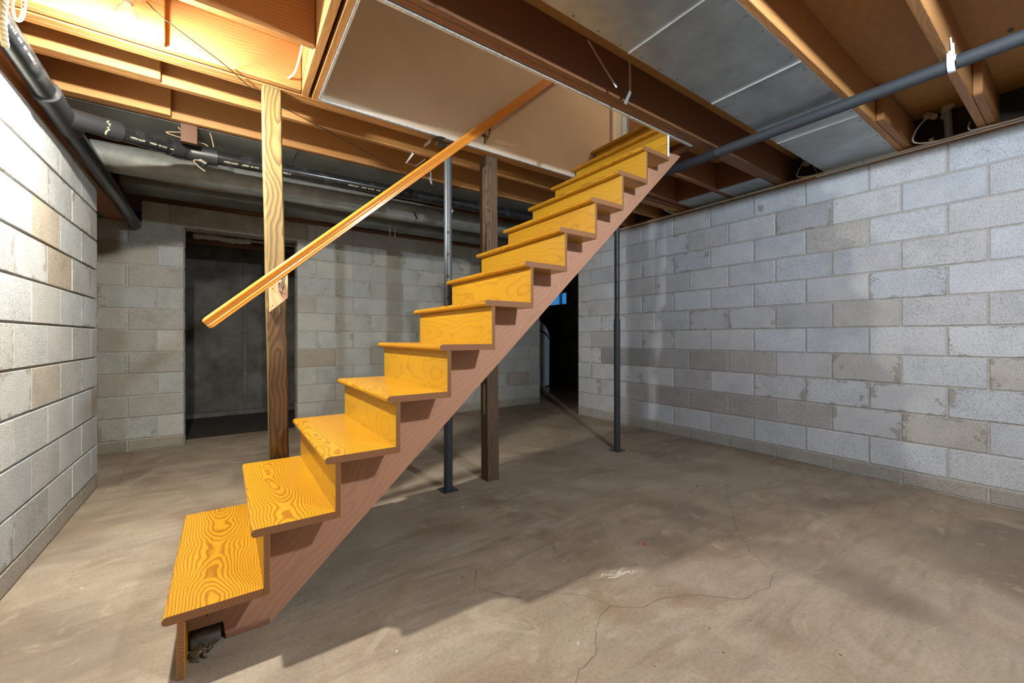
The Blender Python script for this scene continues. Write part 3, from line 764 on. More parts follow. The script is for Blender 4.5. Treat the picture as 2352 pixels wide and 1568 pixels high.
def steel_post(loc, label, split, holes, top_mat, low_mat, rt, rl, ztop):
    t = thing('steel_column', label, 'column', (*loc, 0))
    L = Vector((*loc, 0))
    lathe('lower_tube', [(rl, 0.006), (rl, split - 0.002), (rl - 0.004, split)], low_mat, t, L, 20)
    up = lathe('upper_tube', [(rt, split - 0.05), (rt, ztop)], top_mat, t, L, 20)
    bp = box('base_plate', (loc[0] - 0.055, loc[1] - 0.055, 0), (loc[0] + 0.055, loc[1] + 0.055, 0.0065), 'steel_dark', t, 0.001)
    tp = box('top_plate', (loc[0] - 0.075, loc[1] - 0.05, JZ - 0.007), (loc[0] + 0.075, loc[1] + 0.05, JZ - 0.001), 'rusty_steel', t, 0.001)
    lathe('screw_jack', [(0.0165, ztop - 0.03), (0.0165, JZ - 0.008)], 'rusty_steel', t, L, 14)
    lathe('collar', [(rt + 0.003, ztop - 0.012), (rt + 0.003, ztop)], top_mat, t, L, 20)
    # pin holes face the camera
    d = Vector((-loc[0], -loc[1], 0)).normalized()
    for z in holes:
        bm = bmesh.new(); q = d.to_track_quat('Z', 'Y')
        bmesh.ops.create_circle(bm, cap_ends=True, radius=0.0095, segments=14)
        for v in bm.verts:
            w = q @ v.co; v.co = w
            u = Vector((w.x, w.y, 0)); lat = u - d * u.dot(d)
            v.co = lat + Vector((0, 0, w.z)) + d * (math.sqrt(max(rt * rt - lat.length_squared, 0)) + 0.0007)
        obj('pin_hole', mesh_of(bm, 'pin_hole'), 'hole_black', t, (0, 0, z))
    lathe('locking_pin', [(0.006, -rl - 0.018), (0.006, rl + 0.01)], low_mat, t, L + Vector((0, 0, split - 0.06)), 10, rot=(0, math.pi / 2, 0))
    return t
c1 = steel_post((1.258, 2.562), 'grey steel adjustable column rising behind the middle of the handrail', 1.02, (2.30, 1.77, 1.62, 1.47, 1.32), 'steel_grey', 'steel_dark', 0.027, 0.0305, 2.31)
# bent ear of its top plate
bm = bmesh.new(); pts = smooth_path([(1.19, 2.512, 2.372), (1.14, 2.505, 2.366), (1.09, 2.50, 2.335), (1.075, 2.498, 2.30)], 4)
tube_bm(bm, [Vector(p) - Vector(c1.location) for p in pts], 0.01, 8, True, (0.045, 0.0025)); bmesh.ops.recalc_face_normals(bm, faces=bm.faces)
obj('bent_ear', mesh_of(bm, 'bent_ear'), 'rusty_steel', c1)
steel_post((2.985, 2.556), 'black steel column standing alone between the stairs and the right wall', 1.22, (1.72, 1.56, 1.41, 1.26), 'steel_dark', 'steel_dark', 0.0245, 0.029, 2.33)

# ------------------------------------------------------------------ light bulbs
def bulb(pos, glow_mat, label, top, shielded):
    P = Vector(pos)
    t = thing('light_bulb', label, 'light bulb', P, 'bare ceiling bulbs')
    low = [(0.0357, -0.010), (0.034, -0.014), (0.025, -0.028), (0.012, -0.035), (0.001, -0.036)]
    up = [(0.013, 0.052), (0.016, 0.044), (0.030, 0.024), (0.036, 0.004), (0.0365, -0.006), (0.0360, -0.0098)]
    if shielded:      # opaque white cap added to hold light off the joists, above a glowing dome
        lathe('light_shield', up, 'porcelain', t, P, 20)
        lathe('globe', low, glow_mat, t, P, 20)
    else: lathe('globe', up + low, glow_mat, t, P, 20)
    lathe('socket', [(0.020, 0.054), (0.021, 0.080), (0.050, 0.10), (0.056, 0.125), (0.056, top - P.z)], 'porcelain', t, P, 24)
    return t
bA = bulb(BULB_A, 'bulb_glow_a', 'glaring bare bulb in a porcelain socket between the joists, upper left', 2.545, True)
box('mounting_board', (-0.42, 2.075, 2.546), (-0.22, 2.408, 2.57), 'joist_fir_Y', bA, 0.002)
bulb(BULB_B, 'bulb_glow_b', 'bare bulb on the ceiling to the right of the camera', SZ - 0.001, False)
hl = thing('fill_lamp', 'unseen lamp added in the hall to brighten the stairwell', 'lamp', FILL_U)
lathe('globe', [(0.05, 0.10), (0.09, 0.05), (0.10, 0.0), (0.07, -0.06), (0.001, -0.085)], 'fill_glow_u', hl, FILL_U, 16)
lathe('canopy', [(0.05, 0.10), (0.07, 0.12), (0.07, 5.049 - FILL_U[2])], 'porcelain', hl, FILL_U, 16)
pc = tube('pull_cord', smooth_path([(-0.262, 2.225, 2.425), (-0.206, 2.237, 2.385), (0.0, 2.42, 2.372), (0.157, 2.60, 2.372), (0.55, 2.83, 2.374), (1.015, 3.10, 2.376), (1.30, 3.27, 2.36)], 6), 0.0022, 'cord_black', None, 8,
          label='thin dark cord strung from the bright bulb under the joists', cat='cord')
# ------------------------------------------------------------------ black drain pipes
R3 = 0.0445
drain = thing('drain_pipe', 'black plastic drain pipe along the left wall with a branch under the joists', 'pipe', (-0.67, 2.98, 2.16))
def pipe(name, a, b, r, mat, parent=drain, seg=24, **kw): return tube(name, [a, b], r, mat, parent, seg, **kw)
mz = lambda y: 2.195 - 0.038 * (y - 2.3)
MX = -0.672
M = lambda y: Vector((MX, y, mz(y)))
wye = M(2.98)
main_near = pipe('pipe_length', M(-2.55), M(2.80), R3, 'abs_black')
main_far = pipe('pipe_length', M(3.10), M(5.05), R3, 'abs_black')
wy = pipe('wye_fitting', M(2.74), M(3.14), R3 + 0.0065, 'abs_hub')
pipe('hub', M(2.742), M(2.80), R3 + 0.010, 'abs_hub')
E1, E2 = Vector((-0.205, 3.40, 2.262)), Vector((2.9, 3.43, 2.325))
bd = (E1 - wye).normalized(); rd = (E2 - E1).normalized()
# branch off the wye, hubs, 45 degree elbow and the long run
pipe('branch_stub', wye + bd * 0.02, wye + bd * 0.20, R3 + 0.004, 'abs_hub')
pipe('hub', wye + bd * 0.175, wye + bd * 0.245, R3 + 0.009, 'abs_hub')
br = pipe('pipe_length', wye + bd * 0.19, E1 - bd * 0.05, R3, 'abs_black')
pipe('hub', E1 - bd * 0.115, E1 - bd * 0.045, R3 + 0.008, 'abs_hub')
tube('elbow', [E1 - bd * 0.06, E1 - bd * 0.03, E1 + (rd - bd) * 0.004, E1 + rd * 0.03, E1 + rd * 0.12], R3 + 0.0045, 'abs_hub', drain, 24)
pipe('hub', E1 + rd * 0.10, E1 + rd * 0.165, R3 + 0.009, 'abs_hub')
run = pipe('pipe_length', E1 + rd * 0.11, E2, R3, 'abs_black')
# clean-out stub under the elbow
pipe('cleanout_plug', E1 + rd * 0.07 + Vector((0, 0, -0.035)), E1 + rd * 0.105 + Vector((0, 0, -0.062)), 0.028, 'abs_hub')
bm = bmesh.new()
for k in range(9):
    r_ = bmesh.ops.create_icosphere(bm, subdivisions=1, radius=random.uniform(0.003, 0.006))
    a = -0.6 + k * 0.2; side = bd.cross(Vector((0, 0, 1))).normalized()
    bmesh.ops.translate(bm, vec=wye + bd * (0.172 + random.uniform(-0.006, 0.006)) + (side * math.cos(a) + Vector((0, 0, -1)) * math.sin(a)) * (R3 + 0.006) - Vector(drain.location), verts=r_['verts'])
obj('glue_drips', shade(mesh_of(bm, 'glue_drips'), 60), 'glue_yellow', drain, kind='stuff')
def print_on(body, a, d, ang, size, r, flip=True):
    """lettering wrapped on a pipe that starts at a and runs along d; ang is the angle of the line of text round the pipe"""
    cu = bpy.data.curves.new('text', 'FONT'); cu.body = body; cu.size = size
    to = bpy.data.objects.new('text', cu); COL.objects.link(to)
    bpy.context.view_layer.update()
    me = bpy.data.meshes.new_from_object(to.evaluated_get(bpy.context.evaluated_depsgraph_get()))
    bpy.data.objects.remove(to)
    d = Vector(d).normalized(); up = Vector((0, 0, 1)); side = d.cross(up).normalized(); up = side.cross(d)
    L = max(v.co.x for v in me.vertices)
    for v in me.vertices:
        u, w = v.co.x, v.co.y
        s = (L - u) if flip else u
        th = ang + (w if flip else -w) / r
        v.co = Vector(a) + d * s + (side * math.cos(th) - up * math.sin(th)) * (r + 0.0006) - Vector(drain.location)
    return obj('pipe_print', me, 'pipe_print', drain, kind='stuff')
TXT = '3" CRESLINE  \u00b7  ABS  \u00b7  DWV  \u00b7  SCH 40 \u2013 82063      ASTM D2661'
print_on(TXT, wye + bd * 0.28, bd, 0.42, 0.0145, R3)
print_on(TXT, E1 + rd * 0.20, rd, 0.62, 0.0145, R3)
print_on(TXT, E1 + rd * 1.0, rd, 0.62, 0.0145, R3)
print_on(TXT, M(2.10), Vector((0, 1, -0.038)), 0.35, 0.014, R3)

# ------------------------------------------------------------------ ducts
du = thing('round_duct', 'pale wrapped round duct hanging behind the black pipe', 'duct', (0.9, 3.88, 2.20))
DZ, DY, DR = 2.281, 3.86, 0.097
def wrapped(x0, x1, r):
    bm = bmesh.new(); n = int((x1 - x0) / 0.05); seg = 28; rings = []
    for i in range(n + 1):
        x = x0 + (x1 - x0) * i / n; ring = []
        for k in range(seg):
            a = 2 * math.pi * k / seg
            rr = r * (1 + 0.018 * math.sin(x * 9 + a * 3) + 0.012 * math.sin(x * 31 + a * 5))
            ring.append(bm.verts.new((x - du.location.x, DY + rr * math.cos(a) - du.location.y, DZ + rr * math.sin(a) - du.location.z)))
        rings.append(ring)
    for i in range(n):
        for k in range(seg): bm.faces.new((rings[i][k], rings[i][(k + 1) % seg], rings[i + 1][(k + 1) % seg], rings[i + 1][k]))
    bm.faces.new(rings[0][::-1]); bm.faces.new(rings[-1])
    bmesh.ops.recalc_face_normals(bm, faces=bm.faces)
    return obj('wrap_sleeve', shade(mesh_of(bm, 'wrap_sleeve'), 60), 'duct_wrap', du)
wrapped(-0.73, 1.52, DR); wrapped(1.525, 3.6, DR * 0.97)
tube('seam_clip', [(1.53, DY - 0.075, DZ - 0.075), (1.50, DY - 0.10, DZ - 0.05), (1.49, DY - 0.095, DZ - 0.02)], 0.006, 'hole_black', du, 8)
tr = thing('trunk_duct', 'dull grey sheet metal trunk duct along the top of the back wall', 'duct', (1.2, 4.85, 2.27))
box('duct_body', (-0.7, 4.50, 2.30), (3.9, 4.80, 2.379), 'dull_duct', tr, 0.012, 3)
for x in (0.5, 1.7, 2.9): box('joint_cleat', (x, 4.496, 2.297), (x + 0.03, 4.804, 2.3795), 'dull_duct', tr, 0.002)
pn = thing('joist_pan', 'dull sheet metal pans closing the joist bays over the pipes', 'sheet metal', (1.0, 3.4, JZ))
for x0, x1 in ((-1.0, 0.42), (0.424, 1.62), (1.624, 3.0)): box('metal_sheet', (x0, 3.255, JZ - 0.0035), (x1, 3.655, JZ - 0.0022), 'dull_duct', pn)

# bright sheet metal pan between the right-hand joists
pan = thing('joist_pan', 'galvanised sheet metal panels nailed across a joist bay above the right wall', 'sheet metal', (2.2, 1.03, JZ))
xs = [-1.0, 0.05, 0.81, 1.545, 2.268, 3.10, 3.930]
for a, b in zip(xs[:-1], xs[1:]):
    box('seam_lip', (b - 0.003, 0.812, JZ - 0.0075), (b + 0.001, 1.252, JZ - 0.0016), 'galvanized_bright', pan)
    o = box('metal_sheet', (a + 0.0015, 0.812, JZ - 0.0030), (b - 0.0015, 1.252, JZ - 0.0016), 'galvanized', pan)
    bm = bmesh.new(); n = max(3, int((b - a) / 0.14))
    for i in range(n):
        for y in (0.826, 1.236):
            r_ = bmesh.ops.create_icosphere(bm, subdivisions=1, radius=0.0048)
            bmesh.ops.scale(bm, vec=(1, 1, 0.4), verts=r_['verts'])
            bmesh.ops.translate(bm, vec=(a + (i + 0.5) * (b - a) / n - (a + b) / 2, y - 1.032, -0.0012), verts=r_['verts'])
    obj('nail_heads', mesh_of(bm, 'nail_heads'), 'iron_nail', o, kind='stuff')
box('end_flange', (3.9285, 0.812, JZ - 0.032), (3.9315, 1.252, JZ - 0.001), 'galvanized', pan, 0.001)
for (a, b) in ((1.602, 1.960), (2.004, 2.363)):
    q = thing('end_pan', 'short galvanised pan at the wall end of the joist bay, %s' % ('nearer the camera' if a < 1.9 else 'farther from the camera'), 'sheet metal', (3.8, (a + b) / 2, JZ), 'end pans beyond the stairs')
    box('metal_sheet', (3.64, a, JZ - 0.003), (3.925, b, JZ - 0.0015), 'galvanized', q)
    box('flange', (3.9285, a, JZ - 0.034), (3.9315, b, JZ - 0.001), 'galvanized', q, 0.001)

# ------------------------------------------------------------------ foam covered pipe on the right
fp = thing('insulated_pipe', 'grey foam insulated pipe slung under the joists on the right', 'pipe', (2.80, 1.0, 2.345))
FX, FZ = 2.805, 2.332
for a, b in ((-2.5, 0.37), (0.405, 1.52), (1.523, 2.6)): tube('foam_sleeve', [(FX, a, FZ), (FX - 0.004 * (b - a), b, FZ)], 0.0315, 'pipe_foam', fp, 20)
tube('copper_core', [(FX, 0.3, FZ), (FX, 0.45, FZ)], 0.012, 'antique_brass', fp, 12)
hk = thing('pipe_hook', 'white plastic hook holding the grey foam pipe to a joist', 'hook', (FX, 0.388, FZ))
bm = bmesh.new(); P = []
for k in range(13):
    a = math.pi + math.pi * k / 12; P.append((0.033 * math.cos(a), 0, 0.033 * math.sin(a)))
tube_bm(bm, [(-0.030, 0, 0.055)] + P + [(0.030, 0, 0.055)], 0.01, 8, True, (0.013, 0.0018)); bmesh.ops.recalc_face_normals(bm, faces=bm.faces)
obj('saddle', shade(mesh_of(bm, 'saddle')), 'white_plastic', hk)
for x in (-0.028, 0.026): tube('prong', [(FX + x, 0.384, FZ + 0.05), (FX + x * 0.9, 0.386, FZ + 0.085), (FX + x * 1.2, 0.388, FZ + 0.115)], 0.0035, 'white_plastic', hk, 8)
lathe('nail', [(0.003, 0), (0.003, 0.004)], 'iron_nail', hk, (FX - 0.012, 0.3715, FZ - 0.024), 8, rot=(math.pi / 2, 0, 0))

# ------------------------------------------------------------------ cables
def cable(pts, r, mat, label, group=None, staples=None, n=5, name='cable'):
    t = thing(name, label, 'cable', pts[0], group)
    tube('sheath', smooth_path(pts, n), r, mat, t, 8)
    for p in staples or []:
        box('staple', (p[0] - 0.003, p[1] - 0.003, p[2] - r * 2), (p[0] + 0.003, p[1] + 0.003, p[2] + r * 2), 'iron_nail', t)
    return t
sx = XR - 0.0145
cable([(sx, -1.5, 2.372), (sx, -0.2, 2.369), (sx, 0.4, 2.366), (sx, 0.95, 2.361), (sx, 1.3, 2.361), (sx, 1.9, 2.358), (sx, 2.5, 2.357), (sx, 3.0, 2.355), (sx, 3.9, 2.355)], 0.006, 'cable_white', 'long white cable stapled along the sill of the right wall', staples=[(sx, y, 2.36) for y in (0.1, 0.7, 1.0, 1.45, 1.85, 2.35, 2.8)])
cable([(sx, -1.5, 2.357), (sx, 0.1, 2.353), (sx, 0.5, 2.351), (sx, 1.3, 2.347)], 0.0055, 'cable_white', 'lower white cable on the sill near the right edge')
cable([(3.93, 0.30, 2.372), (3.91, 0.40, 2.370), (3.905, 0.455, 2.372), (3.92, 0.47, 2.40), (3.97, 0.468, 2.45)], 0.0045, 'cable_white', 'white cable looping up beside the right joist')
cable([(sx - 0.003, 0.60, 2.366), (3.89, 0.69, 2.375), (3.86, 0.720, 2.40), (3.87, 0.70, 2.47), (3.93, 0.67, 2.54), (3.99, 0.64, 2.57)], 0.0048, 'cable_white', 'white cable rising from the sill to the foam blobs')
cable([(sx - 0.003, 1.24, 2.363), (3.90, 1.36, 2.366), (3.88, 1.42, 2.385), (3.91, 1.40, 2.47), (3.97, 1.38, 2.53)], 0.0048, 'cable_tan', 'tan cable climbing past the end of the metal pan')
cable([(3.99, 1.31, 2.385), (3.98, 1.335, 2.46), (3.98, 1.345, 2.52), (3.99, 1.26, 2.56)], 0.0035, 'cable_tan', 'thin tan wire beside the metal pan')
cable([(3.80, 2.62, 2.40), (3.86, 2.60, 2.378), (3.91, 2.57, 2.366), (3.924, 2.55, 2.345)], 0.005, 'cable_white', 'short white cable end poking out by the far sill')
cable([(-1.0, 4.485, 2.37), (-0.446, 4.487, 2.363), (-0.2, 4.485, 2.355), (0.2, 4.482, 2.366), (0.729, 4.485, 2.366), (1.4, 4.487, 2.36), (2.2, 4.485, 2.37), (3.2, 4.485, 2.372)], 0.005, 'cable_tan', 'tan cable running across under the far joists')
cable([(1.52, 4.57, 2.39), (1.515, 4.56, 2.30), (1.525, 4.565, 2.20)], 0.005, 'cable_white', 'left one of the two cable ends hanging by the back wall')
cable([(1.60, 4.57, 2.39), (1.585, 4.56, 2.29), (1.575, 4.56, 2.19)], 0.005, 'cable_white', 'right one of the two cable ends hanging by the back wall')
cable([(0.315, 2.13, 2.56), (0.312, 2.20, 2.50), (0.308, 2.30, 2.46), (0.30, 2.39, 2.435), (0.285, 2.432, 2.425), (0.275, 2.445, 2.42)], 0.0055, 'cable_white', 'white cable passing through a drilled joist by the stairwell')
cable([(-0.24, 3.30, 2.37), (-0.20, 3.32, 2.335), (-0.16, 3.33, 2.345), (-0.20, 3.35, 2.365), (-0.27, 3.345, 2.35), (-0.30, 3.34, 2.335), (-0.22, 3.36, 2.33), (-0.12, 3.36, 2.325), (-0.09, 3.355, 2.31)], 0.003, 'cable_tan', 'tangle of tan wire above the black pipe elbow')
cable([(-0.205, 3.285, 2.43), (-0.195, 3.29, 2.37), (-0.18, 3.30, 2.31)], 0.003, 'cable_tan', 'tan wire end standing up left of the hanger block')
cable([(-0.085, 3.285, 2.39), (-0.07, 3.30, 2.345), (-0.06, 3.32, 2.30)], 0.003, 'cable_tan', 'tan wire end standing up right of the hanger block')
cable([(-0.10, 3.345, 2.195), (-0.12, 3.335, 2.20), (-0.155, 3.34, 2.20), (-0.165, 3.34, 2.19), (-0.14, 3.335, 2.16), (-0.105, 3.33, 2.135)], 0.003, 'cable_tan', 'loose tan wire tail hanging under the pipe elbow')
box('hanger_block', (-0.225, 3.2495, 2.27), (-0.142, 3.287, 2.52), 'old_joist_Y', None, 0.002, color=(0.5, 0.45, 0.4), label='dark stub of timber hanging beside the joist above the pipe elbow', cat='timber')
cable([(1.63, 3.45, 2.30), (1.70, 3.60, 2.26), (1.80, 3.78, 2.21)], 0.0022, 'cord_black', 'thin black wire slanting from pipe to duct behind the posts')

# ------------------------------------------------------------------ straps under the ceiling
def strap(pts, label, w=0.009, group=None, name='metal_strap'):
    t = thing(name, label, 'strap', pts[0], group)
    bm = bmesh.new(); tube_bm(bm, [Vector(p) - Vector(pts[0]) for p in pts], 0.01, 8, True, (0.0012, w)); bmesh.ops.recalc_face_normals(bm, faces=bm.faces)
    obj('band', mesh_of(bm, 'band'), 'galvanized_bright', t)
    return t
strap([(1.86, 1.500, 2.605), (1.825, 1.47, 2.48), (1.807, 1.455, 2.40), (1.795, 1.445, 2.375), (1.70, 1.40, 2.262)], 'bent galvanised strap hanging below the dark stairwell joist')
strap([(1.531, 1.500, 2.58), (1.60, 1.48, 2.49), (1.70, 1.455, 2.375)], 'straight galvanised strap slanting down the dark stairwell joist', 0.006)
strap([(1.10, 2.80, 2.37), (1.07, 2.86, 2.31), (1.14, 2.84, 2.30), (1.19, 2.79, 2.345)], 'galvanised strap hook hanging behind the handrail by the grey column', 0.011)
strap([(1.30, 2.98, 2.30), (1.33, 2.99, 2.25), (1.315, 2.985, 2.36)], 'short pale strap dangling left of the grey column', 0.008)
strap([(0.19, 3.255, 2.45), (0.20, 3.30, 2.36), (0.205, 3.33, 2.31)], 'bright metal strip beside the yellow post above the black pipe', 0.012)
lathe('plastic_cap', [(0.028, 0), (0.032, 0.004), (0.032, 0.022), (0.026, 0.03)], 'white_plastic', None, (1.74, 3.52, 2.255), 18, rot=(math.pi / 2, 0, 0.3), label='white round plastic cap beside the weathered post', cat='cap')

# spray foam and stub pipe in the rim bay
def blob(name, c, r, mat, label, n=5, group='blobs of spray foam in the rim bay'):
    bm = bmesh.new()
    for k in range(n):
        q = bmesh.ops.create_icosphere(bm, subdivisions=2, radius=r * random.uniform(0.5, 1.0))
        bmesh.ops.translate(bm, vec=[random.uniform(-r, r) * 0.8 for _ in range(3)], verts=q['verts'])
    me = mesh_of(bm, name)
    return obj(name, shade(me, 80), mat, None, c, label=label, cat='foam', group=group)
blob('spray_foam', (3.99, 0.655, 2.575), 0.026, 'spray_foam', 'tan spray foam blob at the top of the rising white cable')
blob('spray_foam', (4.02, 0.575, 2.590), 0.034, 'spray_foam', 'largest tan spray foam blob round the grey stub pipe')
blob('spray_foam', (4.0, 1.37, 2.555), 0.04, 'spray_foam', 'tan spray foam blob beside the metal pan end')
blob('spray_foam', (3.945, 0.64, 2.395), 0.011, 'spray_foam', 'small foam crumb lying on the sill', 3)
tube('stub_pipe', [(4.03, 0.57, 2.39), (4.03, 0.58, 2.60)], 0.021, 'grey_pvc', None, 16, label='grey stub pipe standing in the dark rim bay', cat='pipe')

# ------------------------------------------------------------------ rope and cable loop, top left
rp = [(-0.608, 2.115, 2.379), (-0.609, 2.11, 2.30), (-0.606, 2.105, 2.20), (-0.609, 2.10, 2.11), (-0.603, 2.10, 2.03)]
rope = thing('rope', 'frayed tan rope hanging beside the drain pipe, top left', 'rope', rp[0])
bm = bmesh.new(); sp = smooth_path(rp, 14)
for ph in (0, 2.1, 4.2):
    pts = []
    for i, p in enumerate(sp):
        a = i * 0.7 + ph; pts.append(p - Vector(rp[0]) + Vector((math.cos(a), math.sin(a), 0)) * 0.005)
    tube_bm(bm, pts, 0.0055, 8)
bmesh.ops.recalc_face_normals(bm, faces=bm.faces)
obj('strands', shade(mesh_of(bm, 'strands'), 60), 'rope_fibre', rope)
lp = thing('cable_loop', 'flat cream cable loop with red lettering hanging at the top left', 'cable', (-0.59, 2.16, 2.30))
bm = bmesh.new()
pts = smooth_path([(-0.570, 2.16, 2.379), (-0.574, 2.16, 2.29), (-0.580, 2.16, 2.19), (-0.590, 2.16, 2.161), (-0.601, 2.165, 2.172), (-0.605, 2.165, 2.22), (-0.590, 2.165, 2.25)], 6)
tube_bm(bm, [Vector(p) - Vector(lp.location) for p in pts], 0.01, 10, True, (0.003, 0.0065)); bmesh.ops.recalc_face_normals(bm, faces=bm.faces)
obj('sheath', shade(mesh_of(bm, 'sheath')), 'cable_white', lp)
bm = bmesh.new()
for k in range(9):
    q = bmesh.ops.create_cube(bm, size=1); bmesh.ops.scale(bm, vec=(0.004, 0.0006, 0.007), verts=q['verts'])
    bmesh.ops.translate(bm, vec=(0.0185 - k * 0.0009, -0.0036, 0.02 - k * 0.0135), verts=q['verts'])
obj('red_lettering', mesh_of(bm, 'red_lettering'), 'red_print', lp, kind='stuff')

# ------------------------------------------------------------------ stone and toad under the first tread
def rounded_stone():
    bm = bmesh.new(); bmesh.ops.create_cube(bm, size=1)
    bmesh.ops.scale(bm, vec=(0.088, 0.075, 0.052), verts=bm.verts)
    bmesh.ops.bevel(bm, geom=bm.edges[:], offset=0.013, segments=3, affect='EDGES', profile=0.5)
    for v in bm.verts: v.co += Vector((random.uniform(-1, 1), random.uniform(-1, 1), random.uniform(-1, 1))) * 0.0008
    return shade(mesh_of(bm, 'stone'), 70)
obj('stone', rounded_stone(), 'dark_stone', None, (-0.056, 1.770, 0.026), label='dark rounded stone wedged under the foot of the stairs', cat='stone')

def toad(loc, rz, s):
    bm = bmesh.new()
    def ell(c, r, rot=(0, 0, 0)):
        q = bmesh.ops.create_icosphere(bm, subdivisions=3, radius=1)
        m = Matrix.Translation(c) @ Matrix.Rotation(rot[2], 4, 'Z') @ Matrix.Rotation(rot[1], 4, 'Y') @ Matrix.Rotation(rot[0], 4, 'X') @ Matrix.Diagonal((*r, 1))
        bmesh.ops.transform(bm, matrix=m, verts=q['verts'])
    def limb(pts, rad):
        bm2 = bmesh.new(); tube_bm(bm2, pts, rad, 10); me = bpy.data.meshes.new('t'); bm2.to_mesh(me); bm2.free(); bm.from_mesh(me); bpy.data.meshes.remove(me)
    # x forward; body low at the back, chest raised
    ell((-0.010, 0, 0.0150), (0.0230, 0.0180, 0.0125), (0, -0.28, 0))
    ell((-0.022, 0, 0.0120), (0.0140, 0.0165, 0.0105))
    ell((0.006, 0, 0.0175), (0.0150, 0.0145, 0.0110), (0, -0.3, 0))
    ell((0.0195, 0, 0.0205), (0.0115, 0.0120, 0.0082), (0, 0.12, 0))
    ell((0.0275, 0, 0.0190), (0.0055, 0.0075, 0.0055))
    for sgn in (-1, 1):
        ell((0.0190, 0.0078 * sgn, 0.0268), (0.0040, 0.0034, 0.0036))
        ell((0.0085, 0.0095 * sgn, 0.0255), (0.0070, 0.0035, 0.0030), (0, 0.25, 0.15 * sgn))
        # folded hind leg: thigh forward and up, knee high beside the belly, shank back, long foot flat
        ell((-0.016, 0.0165 * sgn, 0.0105), (0.0145, 0.0068, 0.0090), (0, -0.35, 0.25 * sgn))
        limb([(-0.004, 0.0205 * sgn, 0.0125), (-0.014, 0.0235 * sgn, 0.0080), (-0.026, 0.0215 * sgn, 0.0035)], [0.0048, 0.0042, 0.0032])
        limb([(-0.027, 0.0215 * sgn, 0.0030), (-0.016, 0.0260 * sgn, 0.0022), (-0.006, 0.0290 * sgn, 0.0018)], [0.0030, 0.0026, 0.0014])
        for da in (-0.35, 0.0, 0.35): limb([(-0.008, 0.0285 * sgn, 0.0018), (0.002 + 0.001 * da, (0.030 + da * 0.010) * sgn, 0.0014)], [0.0016, 0.0009])
        # front leg: elbow out, hand turned in
        limb([(0.010, 0.0115 * sgn, 0.0140), (0.0085, 0.0190 * sgn, 0.0085), (0.0130, 0.0185 * sgn, 0.0025)], [0.0046, 0.0036, 0.0024])
        for da in (-0.7, -0.2, 0.3, 0.8): limb([(0.0130, 0.0185 * sgn, 0.0022), (0.0130 + 0.0085 * math.cos(da), (0.0185 + 0.0085 * math.sin(da)) * sgn, 0.0012)], [0.0018, 0.0009])
    bmesh.ops.recalc_face_normals(bm, faces=bm.faces)
    me = mesh_of(bm, 'toad_raw')
    t = bpy.data.objects.new('toad_raw', me); COL.objects.link(t)
    md = t.modifiers.new('r', 'REMESH'); md.mode = 'VOXEL'; md.voxel_size = 0.00085
    ms = t.modifiers.new('s', 'SMOOTH'); ms.factor = 0.5; ms.iterations = 3
    bpy.context.view_layer.update()
    skin = bpy.data.meshes.new_from_object(t.evaluated_get(bpy.context.evaluated_depsgraph_get()))
    bpy.data.objects.remove(t)
    for p in skin.polygons: p.use_smooth = True
    skin.materials.clear(); skin.materials.append(MATS['toad_skin'])
    o = obj('toad', skin, None, None, loc, (0, 0, rz), label='brown warty toad sitting on the floor under the first tread', cat='toad')
    o.scale = (s, s * 1.18, s)
    def sub(name, c, r, mat):
        b2 = bmesh.new(); bmesh.ops.create_icosphere(b2, subdivisions=2, radius=1); bmesh.ops.scale(b2, vec=r, verts=b2.verts)
        obj(name, shade(mesh_of(b2, name), 80), mat, o, c)
    for sgn in (-1, 1):
        sub('eye', (0.0200, 0.0100 * sgn, 0.0268), (0.0027, 0.0018, 0.0025), 'toad_eye')
        sub('gland', (0.0060, 0.0100 * sgn, 0.0275), (0.0065, 0.0024, 0.0018), 'toad_ridge')
    bmw = bmesh.new()
    for k in range(26):
        a = random.uniform(-0.030, 0.004); y = random.uniform(-0.011, 0.011)
        zz = 0.0265 + a * 0.22 - y * y * 55 + (-0.002 if a < -0.022 else 0)
        q = bmesh.ops.create_icosphere(bmw, subdivisions=1, radius=random.uniform(0.0008, 0.0017)); bmesh.ops.translate(bmw, vec=(a, y, zz), verts=q['verts'])
    obj('warts', shade(mesh_of(bmw, 'warts'), 80), 'toad_ridge', o, kind='stuff')
    return o
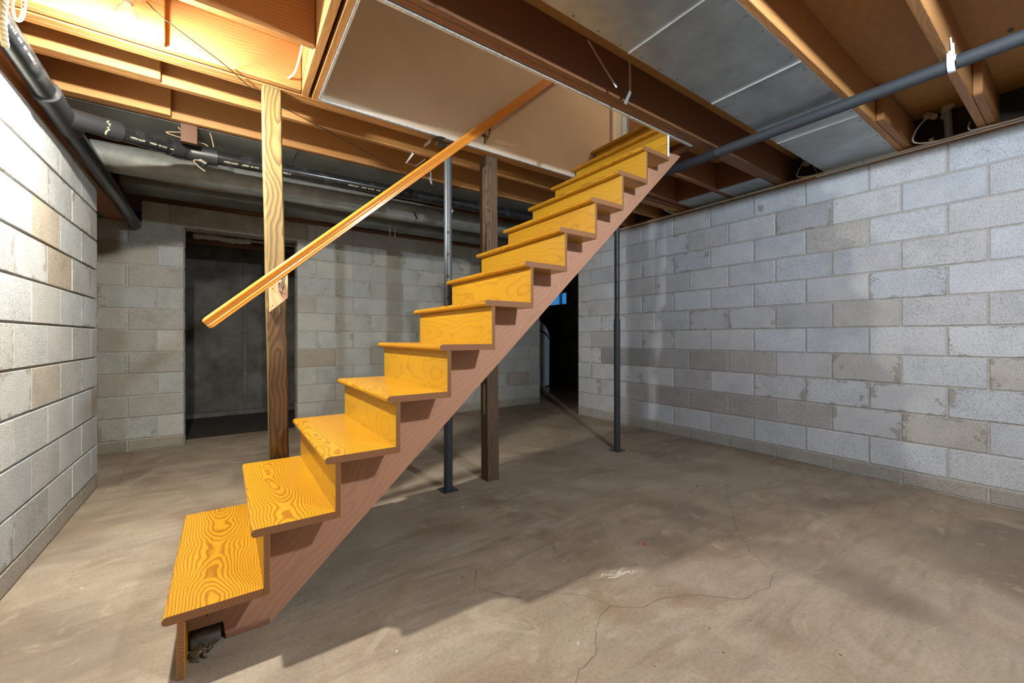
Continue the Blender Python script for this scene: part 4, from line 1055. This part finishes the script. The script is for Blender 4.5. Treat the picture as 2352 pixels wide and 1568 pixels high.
toad((-0.063, 1.704, 0.0), -0.22, 0.97)

# ------------------------------------------------------------------ seen through the doorways
so = thing('water_softener', 'tall pale plastic water softener cabinet beyond the right doorway', 'softener', (4.92, 6.13, 0))
prism('cabinet', [(4.663, 0.13), (5.063, 0.13), (5.078, 0.99), (5.043, 1.05), (4.963, 1.11), (4.863, 1.16), (4.663, 1.18)], 'Y', 5.98, 6.36, 'softener_plastic', so, 0.012)
prism('band', [(4.673, 1.215), (4.863, 1.19), (4.963, 1.14), (5.043, 1.08), (5.077, 1.03), (5.077, 0.995), (5.043, 1.052), (4.963, 1.112), (4.863, 1.162), (4.673, 1.182)], 'Y', 5.985, 6.355, 'black_plastic', so)
prism('lid', [(4.663, 1.22), (4.863, 1.195), (4.963, 1.145), (5.043, 1.085), (5.080, 1.035), (5.080, 1.06), (5.023, 1.20), (4.943, 1.29), (4.833, 1.36), (4.663, 1.40)], 'Y', 5.98, 6.36, 'softener_plastic', so, 0.008)
box('foot', (4.72, 6.02, 0.10), (5.0, 6.32, 0.13), 'softener_plastic', so, 0.006)
for x in (4.693, 4.90): box('support_block', (x, 5.99, 0.0), (x + 0.19, 6.33, 0.10), 'concrete_block', None, 0.006, color=(0.3, 0.27, 0.2), label='concrete block under the %s side of the water softener' % ('left' if x < 4.8 else 'right'), cat='block', group='blocks under the softener')
wp = thing('wrapped_pipe', 'white wrapped pipe at the top of the dark doorway', 'pipe', (0.1, 5.75, 2.25))
tube('wrap', smooth_path([(-0.29, 5.75, 2.185), (-0.1, 5.75, 2.19), (0.05, 5.76, 2.178), (0.16, 5.75, 2.183), (0.25, 5.75, 2.19)], 5), [0.034 + 0.006 * math.sin(i * 1.9) for i in range(21)], 'pipe_wrap_white', wp, 14)
tube('pipe_core', [(0.24, 5.75, 2.195), (1.5, 5.75, 2.20)], 0.014, 'pipe_wrap_white', wp, 12)
box('lumber', (-1.2, 6.05, 2.16), (1.6, 6.10, 2.20), 'old_joist_X', None, 0.002, label='dark batten across the top of the dark room', cat='timber')
